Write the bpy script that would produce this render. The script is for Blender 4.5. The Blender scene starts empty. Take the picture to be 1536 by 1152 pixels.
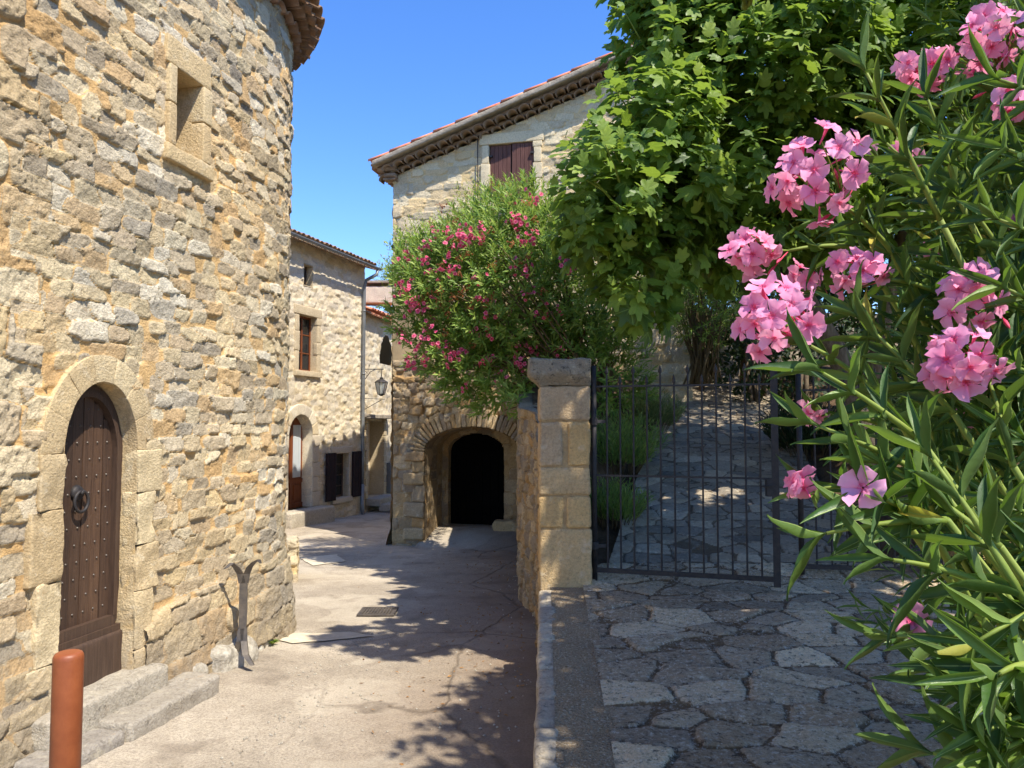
import bpy, bmesh, math, random
import numpy as np
from math import radians as R, pi
from mathutils import Vector, Matrix

# ------------------------------------------------------------------ camera, sky, sun
scn = bpy.context.scene
COL = scn.collection
cd = bpy.data.cameras.new('camera'); cam = bpy.data.objects.new('camera', cd); COL.objects.link(cam)
PITCH = 3.0
cam.location = (0, 0, 1.6); cam.rotation_euler = (R(90 + PITCH), 0, 0)
cd.sensor_width = 36; cd.lens = 36 * 1138 / 1536; cd.clip_start = .05; cd.clip_end = 1500
scn.camera = cam
SUN_EL = 57.0
SXY = np.array([.65, -.76]); SXY /= np.linalg.norm(SXY)
SD = Vector((SXY[0] * math.cos(R(SUN_EL)), SXY[1] * math.cos(R(SUN_EL)), math.sin(R(SUN_EL))))
sl = bpy.data.lights.new('sun', 'SUN'); so = bpy.data.objects.new('sun', sl); COL.objects.link(so)
sl.energy = 3.9; sl.angle = R(.55); sl.color = (1, .935, .82)
so.rotation_euler = SD.to_track_quat('Z', 'Y').to_euler(); so.location = (4, -4, 12)
w = bpy.data.worlds.new('World'); scn.world = w; w.use_nodes = True
nt = w.node_tree; bg = nt.nodes['Background']
sky = nt.nodes.new('ShaderNodeTexSky'); sky.sky_type = 'NISHITA'; sky.sun_disc = False
sky.sun_elevation = R(SUN_EL); sky.sun_rotation = math.atan2(SD.x, SD.y)
sky.air_density = 1.0; sky.dust_density = .15; sky.ozone_density = 4.0; sky.altitude = 0
hsv = nt.nodes.new('ShaderNodeHueSaturation'); hsv.inputs['Saturation'].default_value = 1.24; hsv.inputs['Hue'].default_value = .511
nt.links.new(sky.outputs[0], hsv.inputs['Color']); nt.links.new(hsv.outputs[0], bg.inputs[0]); bg.inputs[1].default_value = .15
scn.view_settings.view_transform = 'Standard'; scn.view_settings.look = 'None'
scn.view_settings.exposure = 1.03; scn.view_settings.gamma = 1
scn.render.resolution_x = 1024; scn.render.resolution_y = 768

rng = np.random.default_rng(7); random.seed(7)

# ------------------------------------------------------------------ projection helper (pixels of the 1536 photo to a point at its real distance)
def P(x, y, Y):
    u = (x - 768) / 1138; v = (576 - y) / 1138; t = R(PITCH)
    yw = math.cos(t) - v * math.sin(t); zw = math.sin(t) + v * math.cos(t)
    return np.array([u * Y / yw, Y, 1.6 + zw * Y / yw])
def road_z(Y): return -.3 - .03 * np.asarray(Y, float)
def terr_z(Y):
    Y = np.asarray(Y, float)
    a = .0667 * (Y - 3.5)
    b = .2 + .24 * (Y - 6.5)
    c = .2 + .24 * 9.7 + .04 * (Y - 16.2)
    return np.where(Y < 6.5, a, np.where(Y < 16.2, b, c))

# ------------------------------------------------------------------ noise
def hsh(ix, iy, iz, s=0):
    h = (ix.astype(np.int64) * 374761393 + iy.astype(np.int64) * 668265263 + iz.astype(np.int64) * 2147483647 + s * 1274126177) & 0xFFFFFFFF
    h = ((h ^ (h >> 13)) * 1274126177) & 0xFFFFFFFF
    h = ((h ^ (h >> 16)) * 2246822519) & 0xFFFFFFFF
    h = h ^ (h >> 15)
    return (h & 0xFFFFFF) / float(0xFFFFFF)
def noise(p, sc=1., s=0):
    p = np.asarray(p, float) * sc
    i = np.floor(p); f = p - i; f = f * f * (3 - 2 * f)
    x, y, z = i[..., 0], i[..., 1], i[..., 2]; fx, fy, fz = f[..., 0], f[..., 1], f[..., 2]
    r = 0
    for dx in (0, 1):
        for dy in (0, 1):
            for dz in (0, 1):
                r = r + hsh(x + dx, y + dy, z + dz, s) * (fx if dx else 1 - fx) * (fy if dy else 1 - fy) * (fz if dz else 1 - fz)
    return r * 2 - 1
def fbm(p, sc=1., s=0, o=4):
    a = 1; r = 0; t = 0
    for k in range(o):
        r = r + a * noise(p, sc, s + k * 17); t += a; a *= .5; sc *= 2.03
    return r / t
def nrm(v): return v / (np.linalg.norm(v, axis=-1, keepdims=True) + 1e-9)
def ss(a, b, x):
    t = np.clip((x - a) / (b - a), 0, 1); return t * t * (3 - 2 * t)

# ------------------------------------------------------------------ objects
def tag(o, label=None, cat=None, group=None, kind=None):
    if label: o['label'] = label
    if cat: o['category'] = cat
    if group: o['group'] = group
    if kind: o['kind'] = kind
    return o
def empty(name, loc, label, cat, group=None):
    o = bpy.data.objects.new(name, None); COL.objects.link(o); o.location = tuple(float(a) for a in loc); o.empty_display_size = .2
    return tag(o, label, cat, group)
def link(me, name, mat, parent=None):
    o = bpy.data.objects.new(name, me); COL.objects.link(o)
    if mat: me.materials.append(mat)
    if parent is not None:
        o.parent = parent
        p = Vector((0, 0, 0)); q = parent
        while q is not None: p += Vector(q.location); q = q.parent
        o.location = -p
    return o
def mesh(name, V, F, mat, parent=None, smooth=True, col=None, merge=0):
    V = np.asarray(V, float); me = bpy.data.meshes.new(name)
    if isinstance(F, np.ndarray):
        k = F.shape[1]
        me.vertices.add(len(V)); me.vertices.foreach_set('co', V.astype(np.float32).ravel())
        me.loops.add(F.size); me.loops.foreach_set('vertex_index', F.astype(np.int32).ravel())
        me.polygons.add(len(F)); me.polygons.foreach_set('loop_start', np.arange(0, F.size, k, dtype=np.int32))
        me.update(calc_edges=True); me.validate()
    else:
        me.from_pydata(V.tolist(), [], F)
    if col is not None:
        a = me.color_attributes.new('st', 'FLOAT_COLOR', 'POINT')
        c = np.ones((len(V), 4), np.float32); c[:, :3] = col; a.data.foreach_set('color', c.ravel())
    if merge:
        bm = bmesh.new(); bm.from_mesh(me); bmesh.ops.remove_doubles(bm, verts=bm.verts, dist=merge); bm.to_mesh(me); bm.free()
    me.polygons.foreach_set('use_smooth', np.full(len(me.polygons), smooth)); me.update()
    return link(me, name, mat, parent)
def struct(o): o['kind'] = 'structure'; return o

class Geo:
    def __init__(s): s.V = []; s.F = []; s.C = []; s.n = 0
    def add(s, V, F, c=None):
        V = np.asarray(V, float)
        s.V.append(V); s.F += [tuple(i + s.n for i in f) for f in (F.tolist() if isinstance(F, np.ndarray) else F)]
        cc = np.zeros((len(V), 3)) + (.5 if c is None else np.asarray(c)); s.C.append(cc); s.n += len(V); return s
    def box(s, c, h, A=None, col=None):
        q = np.array([[x, y, z] for x in (-1, 1) for y in (-1, 1) for z in (-1, 1)], float) * h
        if A is not None: q = q @ np.asarray(A, float)
        return s.add(q + np.asarray(c, float), [(0, 1, 3, 2), (4, 6, 7, 5), (0, 4, 5, 1), (2, 3, 7, 6), (0, 2, 6, 4), (1, 5, 7, 3)], col)
    def tube(s, pts, r, k=8, cap=True, col=None, up=None):
        pts = np.asarray(pts, float); n = len(pts); r = np.full(n, r) if np.isscalar(r) else np.asarray(r, float)
        V = []; 
        t = np.gradient(pts, axis=0); t /= np.linalg.norm(t, axis=1)[:, None] + 1e-9
        a = np.array([0, 0, 1.]) if abs(t[0][2]) < .9 else np.array([1., 0, 0])
        b = np.cross(t[0], a); b /= np.linalg.norm(b)
        for i in range(n):
            b = b - t[i] * (b @ t[i]); b /= np.linalg.norm(b) + 1e-9; c = np.cross(t[i], b)
            for j in range(k):
                th = 2 * pi * j / k; V.append(pts[i] + r[i] * (math.cos(th) * b + math.sin(th) * c))
        F = [(i * k + j, i * k + (j + 1) % k, (i + 1) * k + (j + 1) % k, (i + 1) * k + j) for i in range(n - 1) for j in range(k)]
        if cap: F += [tuple(range(k))[::-1], tuple(range((n - 1) * k, n * k))]
        return s.add(V, F, col)
    def block(s, size, fmap, seed=0, rough=.008, bev=.015, res=.04, col=None, sc=9):
        h = np.asarray(size, float) / 2; b = min(bev, h.min() * .9); V = []; F = []; n = 0
        for ax in range(3):
            u, v = [a for a in range(3) if a != ax]
            def lin(hh):
                m = max(2, int(math.ceil((2 * hh - 2 * b) / res)) + 1)
                return np.concatenate([[-hh, -hh + b * .45], np.linspace(-hh + b, hh - b, m), [hh - b * .45, hh]])
            gu, gv = np.meshgrid(lin(h[u]), lin(h[v]), indexing='ij')
            for sg in (-1, 1):
                q = np.zeros(gu.shape + (3,)); q[..., u] = gu; q[..., v] = gv; q[..., ax] = sg * h[ax]
                p = np.clip(q, -(h - b), h - b); d = q - p; d /= np.linalg.norm(d, axis=-1)[..., None] + 1e-9
                w_ = p + b * d
                w_ = w_ + d * (rough * 1.6 * fbm(w_ + seed * 7.3, sc, seed, 4))[..., None]
                a_, c_ = gu.shape; idx = np.arange(a_ * c_).reshape(a_, c_) + n
                f = np.stack([idx[:-1, :-1], idx[1:, :-1], idx[1:, 1:], idx[:-1, 1:]], -1).reshape(-1, 4)
                flip = (sg > 0) != (ax == 1)
                F += (f if flip else f[:, ::-1]).tolist(); V.append(w_.reshape(-1, 3)); n += a_ * c_
        V = np.concatenate(V); return s.add(fmap(V), F, col)
    def arr(s): return np.concatenate(s.V), s.F, np.concatenate(s.C)
    def build(s, name, mat, parent=None, smooth=False, merge=0, col=False):
        V, F, C = s.arr(); return mesh(name, V, F, mat, parent, smooth, C if col else None, merge)

class Frame:   # a vertical wall plane: s along it, z up, d outward
    def __init__(f, o, T, sgn=1):
        f.o = np.array([o[0], o[1]], float); T = np.array(T, float); f.T = T / np.linalg.norm(T)
        f.N = np.array([f.T[1], -f.T[0]]) * sgn
    def __call__(f, s, z, d=0):
        s, z, d = np.broadcast_arrays(np.asarray(s, float), z, d)
        return np.stack([f.o[0] + f.T[0] * s + f.N[0] * d, f.o[1] + f.T[1] * s + f.N[1] * d, z * 1.0], -1)
    @property
    def A(f): return np.array([[f.T[0], f.T[1], 0], [f.N[0], f.N[1], 0], [0, 0, 1]])
    def box(f, g, s0, s1, d0, d1, z0, z1, col=None):
        g.box(f((s0 + s1) / 2, (z0 + z1) / 2, (d0 + d1) / 2), np.array([abs(s1 - s0), abs(d1 - d0), abs(z1 - z0)]) / 2, f.A, col)
    def bmap(f, s, d, z, tilt=0):
        c, n = math.cos(tilt), math.sin(tilt)
        return lambda q: f(s + q[:, 0] * c - q[:, 2] * n, z + q[:, 0] * n + q[:, 2] * c, d + q[:, 1])

# ------------------------------------------------------------------ materials
def lin(c): return tuple(((a / 255) / 12.92 if a / 255 <= .04045 else ((a / 255 + .055) / 1.055) ** 2.4) for a in c) + (1,)
class M:
    def __init__(s, name):
        s.m = bpy.data.materials.new(name); s.m.use_nodes = True; s.t = s.m.node_tree; s.N = s.t.nodes; s.b = s.N['Principled BSDF']; s.out = s.N['Material Output']
        s.co = s.N.new('ShaderNodeTexCoord')
    def l(s, a, b): s.t.links.new(a, b)
    def noise(s, sc, det=6, rough=.6, vec=None, stretch=None):
        n = s.N.new('ShaderNodeTexNoise'); n.inputs['Scale'].default_value = sc; n.inputs['Detail'].default_value = det; n.inputs['Roughness'].default_value = rough
        v = vec or s.co.outputs['Object']
        if stretch:
            mp = s.N.new('ShaderNodeMapping'); mp.inputs['Scale'].default_value = stretch; s.l(v, mp.inputs[0]); v = mp.outputs[0]
        s.l(v, n.inputs['Vector']); return n.outputs['Fac']
    def vor(s, sc, feature='F1', out='Distance', stretch=None):
        n = s.N.new('ShaderNodeTexVoronoi'); n.feature = feature; n.inputs['Scale'].default_value = sc; v = s.co.outputs['Object']
        if stretch:
            mp = s.N.new('ShaderNodeMapping'); mp.inputs['Scale'].default_value = stretch; s.l(v, mp.inputs[0]); v = mp.outputs[0]
        s.l(v, n.inputs['Vector']); return n.outputs[out]
    def ramp(s, fac, stops, mode='LINEAR'):
        n = s.N.new('ShaderNodeValToRGB'); e = n.color_ramp; e.interpolation = mode
        while len(e.elements) < len(stops): e.elements.new(.5)
        for el, (p, c) in zip(e.elements, stops):
            el.position = p; el.color = c if len(c) == 4 else tuple(c) + (1,)
        s.l(fac, n.inputs[0]); return n.outputs[0]
    def mr(s, fac, a, b, c=0, d=1):
        n = s.N.new('ShaderNodeMapRange'); n.inputs[1].default_value = a; n.inputs[2].default_value = b; n.inputs[3].default_value = c; n.inputs[4].default_value = d
        s.l(fac, n.inputs[0]); return n.outputs[0]
    def mix(s, fac, a, b, mode='MIX'):
        n = s.N.new('ShaderNodeMix'); n.data_type = 'RGBA'; n.blend_type = mode
        for i, v in ((0, fac), (6, a), (7, b)):
            if isinstance(v, (int, float)): n.inputs[i].default_value = v
            elif isinstance(v, tuple): n.inputs[i].default_value = v
            else: s.l(v, n.inputs[i])
        return n.outputs[2]
    def math(s, op, a, b=0.):
        n = s.N.new('ShaderNodeMath'); n.operation = op
        for i, v in ((0, a), (1, b)):
            if isinstance(v, (int, float)): n.inputs[i].default_value = v
            else: s.l(v, n.inputs[i])
        return n.outputs[0]
    def attr(s):
        n = s.N.new('ShaderNodeAttribute'); n.attribute_name = 'st'; p = s.N.new('ShaderNodeSeparateColor'); s.l(n.outputs['Color'], p.inputs[0]); return p.outputs
    def bump(s, h, dist, strength=1., nrm=None):
        n = s.N.new('ShaderNodeBump'); n.inputs['Distance'].default_value = dist; n.inputs['Strength'].default_value = strength; s.l(h, n.inputs['Height'])
        if nrm: s.l(nrm, n.inputs['Normal'])
        s.l(n.outputs[0], s.b.inputs['Normal']); return n.outputs[0]
    def fin(s, col, rough=.9, spec=.25, metal=0):
        if isinstance(col, tuple): s.b.inputs['Base Color'].default_value = col
        else: s.l(col, s.b.inputs['Base Color'])
        if isinstance(rough, (int, float)): s.b.inputs['Roughness'].default_value = rough
        else: s.l(rough, s.b.inputs['Roughness'])
        s.b.inputs['Specular IOR Level'].default_value = spec; s.b.inputs['Metallic'].default_value = metal; return s.m

def stone_mat(name, stones, mortar, sc=1., low=None, bump=.006, lichen=.0, vary=.3, fleck=0, drift=False, shade_var=False):
    m = M(name); a = m.attr()
    st = m.ramp(a[0], [(i / (len(stones) - .5), lin(c)) for i, c in enumerate(stones)])
    n1 = m.noise(7 * sc, 7, .7); n2 = m.noise(38 * sc, 6, .75); n3 = m.noise(1.1 * sc, 4, .6)
    st = m.mix(.75, st, m.ramp(n2, [(.25, (.55, .5, .45)), (.5, (1, 1, 1)), (.75, (1.35, 1.32, 1.28))]), 'MULTIPLY')
    st = m.mix(m.mr(n1, .56, .7, 0, .55), st, lin((226, 214, 186)))
    st = m.mix(m.mr(m.noise(4.3 * sc, 6, .75), .62, .76, 0, .38), st, lin((200, 148, 88)))
    mo = m.mix(m.mr(n1, .3, .7, 0, 1), lin(mortar), lin(tuple(min(255, int(c * 1.13)) for c in mortar)))
    mo = m.mix(.6, mo, m.ramp(n2, [(.3, (.75, .72, .68)), (.65, (1.12, 1.1, 1.08))]), 'MULTIPLY')
    c = m.mix(m.mr(a[2], .25, .6), mo, st)
    c = m.mix(vary, c, m.ramp(n3, [(.3, (.62, .58, .52)), (.55, (1, 1, 1)), (.75, (1.18, 1.12, 1.0))]), 'MULTIPLY')
    if low:   # weathered grey foot of the wall: height range z0..z1 and colour
        sp = m.N.new('ShaderNodeSeparateXYZ'); g = m.N.new('ShaderNodeNewGeometry'); m.l(g.outputs['Position'], sp.inputs[0])
        zz = m.math('ADD', sp.outputs[2], m.mr(n3, 0, 1, -low[3], low[3]))
        f = m.math('MULTIPLY', m.mr(zz, low[0], low[1], 1, 0), m.mr(n1, .3, .6, .4, .9))
        c = m.mix(f, c, lin(low[2]))
    if lichen:
        c = m.mix(m.math('MULTIPLY', m.mr(m.noise(16, 8, .8), .55, .62), lichen), c, lin((88, 82, 72)))
        c = m.mix(m.math('MULTIPLY', m.mr(m.noise(23, 8, .8), .6, .66), lichen * .8), c, lin((214, 208, 190)))
    if fleck:
        c = m.mix(m.math('MULTIPLY', m.mr(m.noise(34, 9, .85), .52, .60), fleck), c, lin((214, 206, 188)))
        c = m.mix(m.math('MULTIPLY', m.mr(m.noise(21, 9, .85), .54, .60), fleck), c, lin((70, 62, 54)))
    vd = m.vor(58 * sc, 'F1'); h = m.math('ADD', m.math('ADD', m.math('MULTIPLY', m.noise(26, 8, .8), 1.), m.math('MULTIPLY', m.noise(90, 5, .8), .55)), m.math('MULTIPLY', vd, .35))
    if drift: c = m.mix(m.mr(m.noise(.55, 3, .5), .4, .62), c, m.mix(1., c, (1.06, .98, .86, 1), 'MULTIPLY'))
    if shade_var: c = m.mix(1., c, m.ramp(a[1], [(0, (.84, .83, .82)), (.5, (1.04, 1.03, 1.01)), (1, (1.42, 1.38, 1.3))]), 'MULTIPLY')
    m.bump(h, bump * 2.6, .9)
    return m.fin(c, .93, .15)
TOWER = stone_mat('tower_stone', [(204, 184, 148), (224, 208, 172), (182, 168, 144), (230, 218, 188), (210, 176, 126), (190, 176, 152), (222, 202, 160), (160, 150, 134), (238, 228, 204), (200, 184, 156)], (208, 176, 126), drift=True, vary=.5, low=(-.35, .9, (146, 136, 120), .45), bump=.008, lichen=.22)
DRESS = stone_mat('dressed_stone', [(206, 182, 140), (214, 190, 146), (198, 174, 134), (216, 196, 156)], (206, 178, 130), low=(-.4, .3, (165, 152, 134), .2), bump=.006, vary=.4)
LOWER = stone_mat('dark_rubble', [(168, 142, 104), (190, 162, 118), (150, 134, 112), (198, 172, 132), (140, 126, 108), (186, 150, 102)], (158, 130, 92), bump=.007, lichen=.25)
UPPER = stone_mat('pale_rubble', [(208, 192, 160), (220, 204, 170), (190, 176, 150), (216, 190, 144), (200, 184, 154)], (206, 182, 136), bump=.006)
HOUSE = stone_mat('house_rubble', [(212, 198, 170), (226, 214, 188), (196, 184, 164), (218, 202, 172), (206, 188, 154)], (214, 200, 170), bump=.006)
PILLAR = stone_mat('pillar_stone', [(214, 178, 120), (206, 178, 134), (220, 186, 130), (196, 172, 138)], (176, 150, 110), bump=.008, lichen=.3, vary=.5)
PAVE = stone_mat('paving_stone', [(176, 156, 128), (200, 180, 150), (154, 136, 112), (214, 196, 164), (180, 156, 124), (164, 146, 122)], (116, 96, 72), shade_var=True, sc=1.2, bump=.012, lichen=.6, fleck=.95)
PATHM = stone_mat('path_stone', [(156, 142, 120), (170, 158, 138), (132, 124, 112), (160, 146, 124)], (104, 92, 76), bump=.006, lichen=.5, shade_var=True)
KERB = stone_mat('kerb_stone', [(176, 162, 140), (192, 178, 154), (158, 146, 130), (202, 188, 162)], (120, 108, 92), bump=.006, lichen=.7)
STEP = stone_mat('step_stone', [(170, 162, 148), (182, 172, 154), (160, 152, 140)], (150, 136, 116), bump=.007, lichen=.5)

def road_mat():
    m = M('worn_asphalt')
    n1 = m.noise(.7, 6, .65); n2 = m.noise(5, 7, .7); n3 = m.noise(60, 4, .8); n4 = m.noise(240, 3, .7)
    c = m.ramp(n1, [(.3, lin((150, 139, 123))), (.5, lin((170, 158, 140))), (.7, lin((192, 180, 161)))])
    c = m.mix(.7, c, m.ramp(n2, [(.3, (.78, .76, .74)), (.55, (1, 1, 1)), (.75, (1.12, 1.1, 1.06))]), 'MULTIPLY')
    c = m.mix(.95, c, m.ramp(n3, [(.3, (.5, .48, .46)), (.5, (1, 1, 1)), (.68, (1.35, 1.33, 1.28))]), 'MULTIPLY')
    c = m.mix(.6, c, m.ramp(n4, [(.3, (.7, .7, .7)), (.6, (1.15, 1.15, 1.15))]), 'MULTIPLY')
    pt = m.noise(.9, 3, .4); c = m.mix(m.mr(pt, .545, .56, 0, .28), c, lin((206, 194, 172))); c = m.mix(m.mr(m.noise(1.7, 5, .6), .56, .7, 0, .5), c, lin((112, 100, 86)))
    # browner and darker towards the terrace wall, with a noisy border
    sp = m.N.new('ShaderNodeSeparateXYZ'); m.l(m.co.outputs['Object'], sp.inputs[0])
    d = m.math('ADD', sp.outputs[0], m.mr(n1, .2, .8, -.9, .9))
    c = m.mix(m.math('MULTIPLY', m.mr(d, -1.3, .1), .75), c, m.mix(n2, lin((96, 76, 60)), lin((126, 102, 80))))
    # cracks
    v = m.N.new('ShaderNodeTexVoronoi'); v.feature = 'DISTANCE_TO_EDGE'; v.inputs['Scale'].default_value = .42
    mx = m.N.new('ShaderNodeMix'); mx.data_type = 'VECTOR'; mx.inputs[0].default_value = .12
    nn = m.N.new('ShaderNodeTexNoise'); nn.inputs['Scale'].default_value = 3.5; nn.inputs['Detail'].default_value = 8; m.l(m.co.outputs['Object'], nn.inputs['Vector'])
    m.l(m.co.outputs['Object'], mx.inputs[4]); m.l(nn.outputs['Color'], mx.inputs[5]); m.l(mx.outputs[1], v.inputs['Vector'])
    cr = m.math('MULTIPLY', m.mr(v.outputs['Distance'], 0, .008, 1, 0), m.mr(d, -1.6, -.6))
    c = m.mix(m.math('MULTIPLY', cr, .6), c, lin((90, 78, 66)))
    h = m.math('ADD', m.math('ADD', m.noise(90, 5, .8), m.math('MULTIPLY', n2, .6)), m.math('MULTIPLY', cr, -1.5))
    m.bump(h, .012, .8); return m.fin(c, .95, .15)
ROAD = road_mat()
def simple(name, c1, c2, sc=8, rough=.7, spec=.3, bump=.003, bsc=40, metal=0, stretch=None, det=5, pv=0):
    m = M(name); n = m.noise(sc, det, .65, stretch=stretch)
    c = m.mix(m.mr(n, .3, .7), lin(c1), lin(c2))
    if pv: c = m.mix(pv, c, m.ramp(m.attr()[0], [(0, (.6, .6, .62)), (1, (1.5, 1.4, 1.25))]), 'MULTIPLY')
    if bump: m.bump(m.noise(bsc, 6, .7, stretch=stretch), bump, .8)
    return m.fin(c, rough, spec, metal)
SOIL = simple('garden_soil', (70, 56, 42), (112, 92, 70), 6, .95, .1, .05, 14)
def gravel_mat():
    m = M('gravelly_concrete'); c = m.mix(m.noise(5, 5), lin((138, 118, 92)), lin((176, 154, 122)))
    c = m.mix(m.mr(m.noise(70, 5, .8), .52, .62, 0, .8), c, lin((216, 204, 180))); c = m.mix(m.mr(m.noise(52, 6, .8), .54, .64, 0, .8), c, lin((84, 72, 58)))
    m.bump(m.math('ADD', m.noise(60, 6, .8), m.vor(70)), .02, 1.); return m.fin(c, .95, .15)
CONC = gravel_mat()
PATCH = simple('pale_cement_patch', (190, 176, 150), (214, 200, 174), 12, .95, .15, .004, 60)
RENDER = simple('brown_render', (150, 130, 100), (180, 158, 122), 3, .95, .1, .01, 30)
MORTAR = simple('grey_mortar', (138, 128, 114), (176, 164, 146), 9, .95, .1, .02, 26)
TILE = simple('weathered_tile', (120, 92, 72), (168, 134, 104), 6, .9, .15, .006, 40)
TILED = simple('dark_tile', (118, 98, 80), (164, 138, 112), 7, .9, .15, .006, 40)
TILER = simple('red_tile', (196, 96, 68), (214, 160, 124), 4, .85, .15, .006, 40)
WOODD = simple('dark_door_wood', (58, 43, 34), (86, 66, 52), 5, .55, .4, .003, 30, stretch=(14, 14, .8))
WOODP = simple('door_plank_wood', (58, 43, 34), (86, 66, 52), 5, .55, .4, .003, 30, stretch=(14, 14, .8), pv=1.)
WOODS = simple('brown_shutter_wood', (84, 56, 50), (112, 78, 70), 5, .75, .2, .003, 30, stretch=(14, 14, .8))
WOODR = simple('varnished_wood', (96, 48, 24), (140, 78, 40), 5, .45, .4, .002, 30, stretch=(10, 10, .8))
BLACKW = simple('black_door_and_loft_shade', (8, 8, 9), (14, 13, 13), 5, .9, .05, .002, 30)  # black porch door; also stands for the shade inside the loft opening
SHUTD = simple('maroon_dark_shutter', (34, 22, 24), (48, 32, 32), 5, .8, .2, .002, 30)
IRON = simple('dark_iron', (44, 43, 46), (70, 64, 60), 22, .6, .35, .002, 60, metal=.3)
IRONG = simple('grey_forged_iron', (70, 66, 64), (108, 98, 86), 14, .5, .5, .002, 60, metal=.3)
ZINC = simple('zinc_gutter', (104, 108, 110), (140, 142, 142), 4, .5, .4, .001, 40, metal=.4)
CORTEN = simple('orange_brown_paint', (124, 64, 34), (148, 82, 46), 9, .46, .4, .0012, 60)
WHITEP = simple('white_window_paint', (196, 200, 204), (214, 216, 218), 4, .4, .4, .001, 30)
BARK = simple('bark', (88, 76, 62), (136, 120, 100), 9, .9, .15, .02, 30, stretch=(3, 3, .6))
STEMG = simple('green_stem', (96, 118, 40), (140, 150, 66), 6, .6, .3, .001, 40)
STEMB = simple('brown_stem', (92, 80, 56), (122, 104, 74), 6, .8, .2, .002, 40)
WHITER = simple('white_limestone_rock', (136, 126, 110), (206, 198, 180), 14, .95, .15, .03, 30)
LITTER = simple('dry_leaf', (110, 74, 42), (168, 128, 78), 30, .8, .2, 0)
PANELG = simple('grey_cabinet_paint', (110, 112, 112), (124, 126, 124), 5, .6, .3, .001, 30)
def glass_mat():
    m = M('dark_window_glass'); m.fin(lin((26, 30, 36)), .06, .6); return m.m
GLASS = glass_mat()
def lamp_glass():
    m = M('lantern_glass'); m.b.inputs['Transmission Weight'].default_value = .6; return m.fin(lin((196, 204, 206)), .25, .5)
LGLASS = lamp_glass()
CURT = simple('white_curtain', (176, 184, 188), (206, 212, 212), 3, .8, .2, .02, 8, stretch=(12, 12, .2))

def leaf_mat(name, dark, mid, light, trans, rough=.4, tf=.35, mid_rib=None, spec=.4, under=None, old=None):
    m = M(name); a = m.attr()
    c = m.ramp(a[0], [(0, lin(dark)), (.5, lin(mid)), (.96 if old else 1, lin(light))] + ([(1, lin(old))] if old else []))
    c = m.mix(.4, c, m.ramp(m.noise(9, 4), [(.3, (.75, .78, .7)), (.7, (1.2, 1.15, 1.1))]), 'MULTIPLY')
    if mid_rib: c = m.mix(m.mr(a[1], .04, .11, .85, 0), c, lin(mid_rib))
    if under:
        g = m.N.new('ShaderNodeNewGeometry'); c = m.mix(m.math('MULTIPLY', g.outputs['Backfacing'], .55), c, lin(under))
    m.bump(m.noise(60, 5, .7), .002, .7)
    m.fin(c, m.mr(m.noise(14, 4), .35, .65, rough, rough + .28), spec)
    t = m.N.new('ShaderNodeBsdfTranslucent'); mx = m.N.new('ShaderNodeMixShader'); mx.inputs[0].default_value = tf
    tc = m.mix(.55, c, lin(trans)); m.l(tc, t.inputs['Color']); m.l(m.b.outputs[0], mx.inputs[1]); m.l(t.outputs[0], mx.inputs[2]); m.l(mx.outputs[0], m.out.inputs[0])
    return m.m
FIGL = leaf_mat('fig_leaf', (46, 76, 30), (90, 123, 45), (165, 187, 77), (178, 206, 61), .40, .42, mid_rib=(140, 165, 80), under=(104, 132, 78))
OLEL = leaf_mat('oleander_leaf', (38, 70, 36), (64, 98, 40), (120, 146, 64), (140, 176, 50), .36, .32, mid_rib=(176, 192, 110), under=(104, 124, 62), old=(196, 178, 74))
OLEM = leaf_mat('small_oleander_leaf', (66, 102, 38), (116, 148, 60), (176, 190, 98), (180, 206, 70), .42, .34, under=(120, 140, 84))
YELL = leaf_mat('yellow_green_leaf', (108, 122, 40), (140, 150, 56), (170, 172, 76), (180, 190, 60), .5, .35)
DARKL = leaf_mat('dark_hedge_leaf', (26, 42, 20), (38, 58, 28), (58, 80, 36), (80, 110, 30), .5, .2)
LAVL = leaf_mat('lavender_leaf', (84, 104, 62), (118, 136, 82), (150, 160, 104), (150, 170, 80), .6, .25)
def petal_mat(name, base, centre, edge, tf=.35):
    m = M(name); a = m.attr()
    c = m.ramp(a[2], [(0, lin(centre)), (.3, lin(base)), (1, lin(edge))])
    c = m.mix(m.mr(a[0], .3, 1, 0, .3), c, lin(centre)); c = m.mix(m.mr(a[0], 0, .3, .4, 0), c, lin(edge))
    m.fin(c, .55, .2)
    t = m.N.new('ShaderNodeBsdfTranslucent'); mx = m.N.new('ShaderNodeMixShader'); mx.inputs[0].default_value = tf
    m.l(c, t.inputs['Color']); m.l(m.b.outputs[0], mx.inputs[1]); m.l(t.outputs[0], mx.inputs[2]); m.l(mx.outputs[0], m.out.inputs[0]); return m.m
PINK = petal_mat('pink_petal', (250, 150, 188), (236, 92, 142), (253, 186, 212), .38)
ROSE = petal_mat('deep_rose_petal', (238, 84, 128), (204, 40, 84), (246, 140, 170), .35)
RUST = petal_mat('faded_petal', (176, 96, 62), (130, 60, 40), (196, 128, 84), .3)
BUD = simple('bud', (214, 60, 100), (226, 90, 110), 20, .5, .3, 0)

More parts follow.
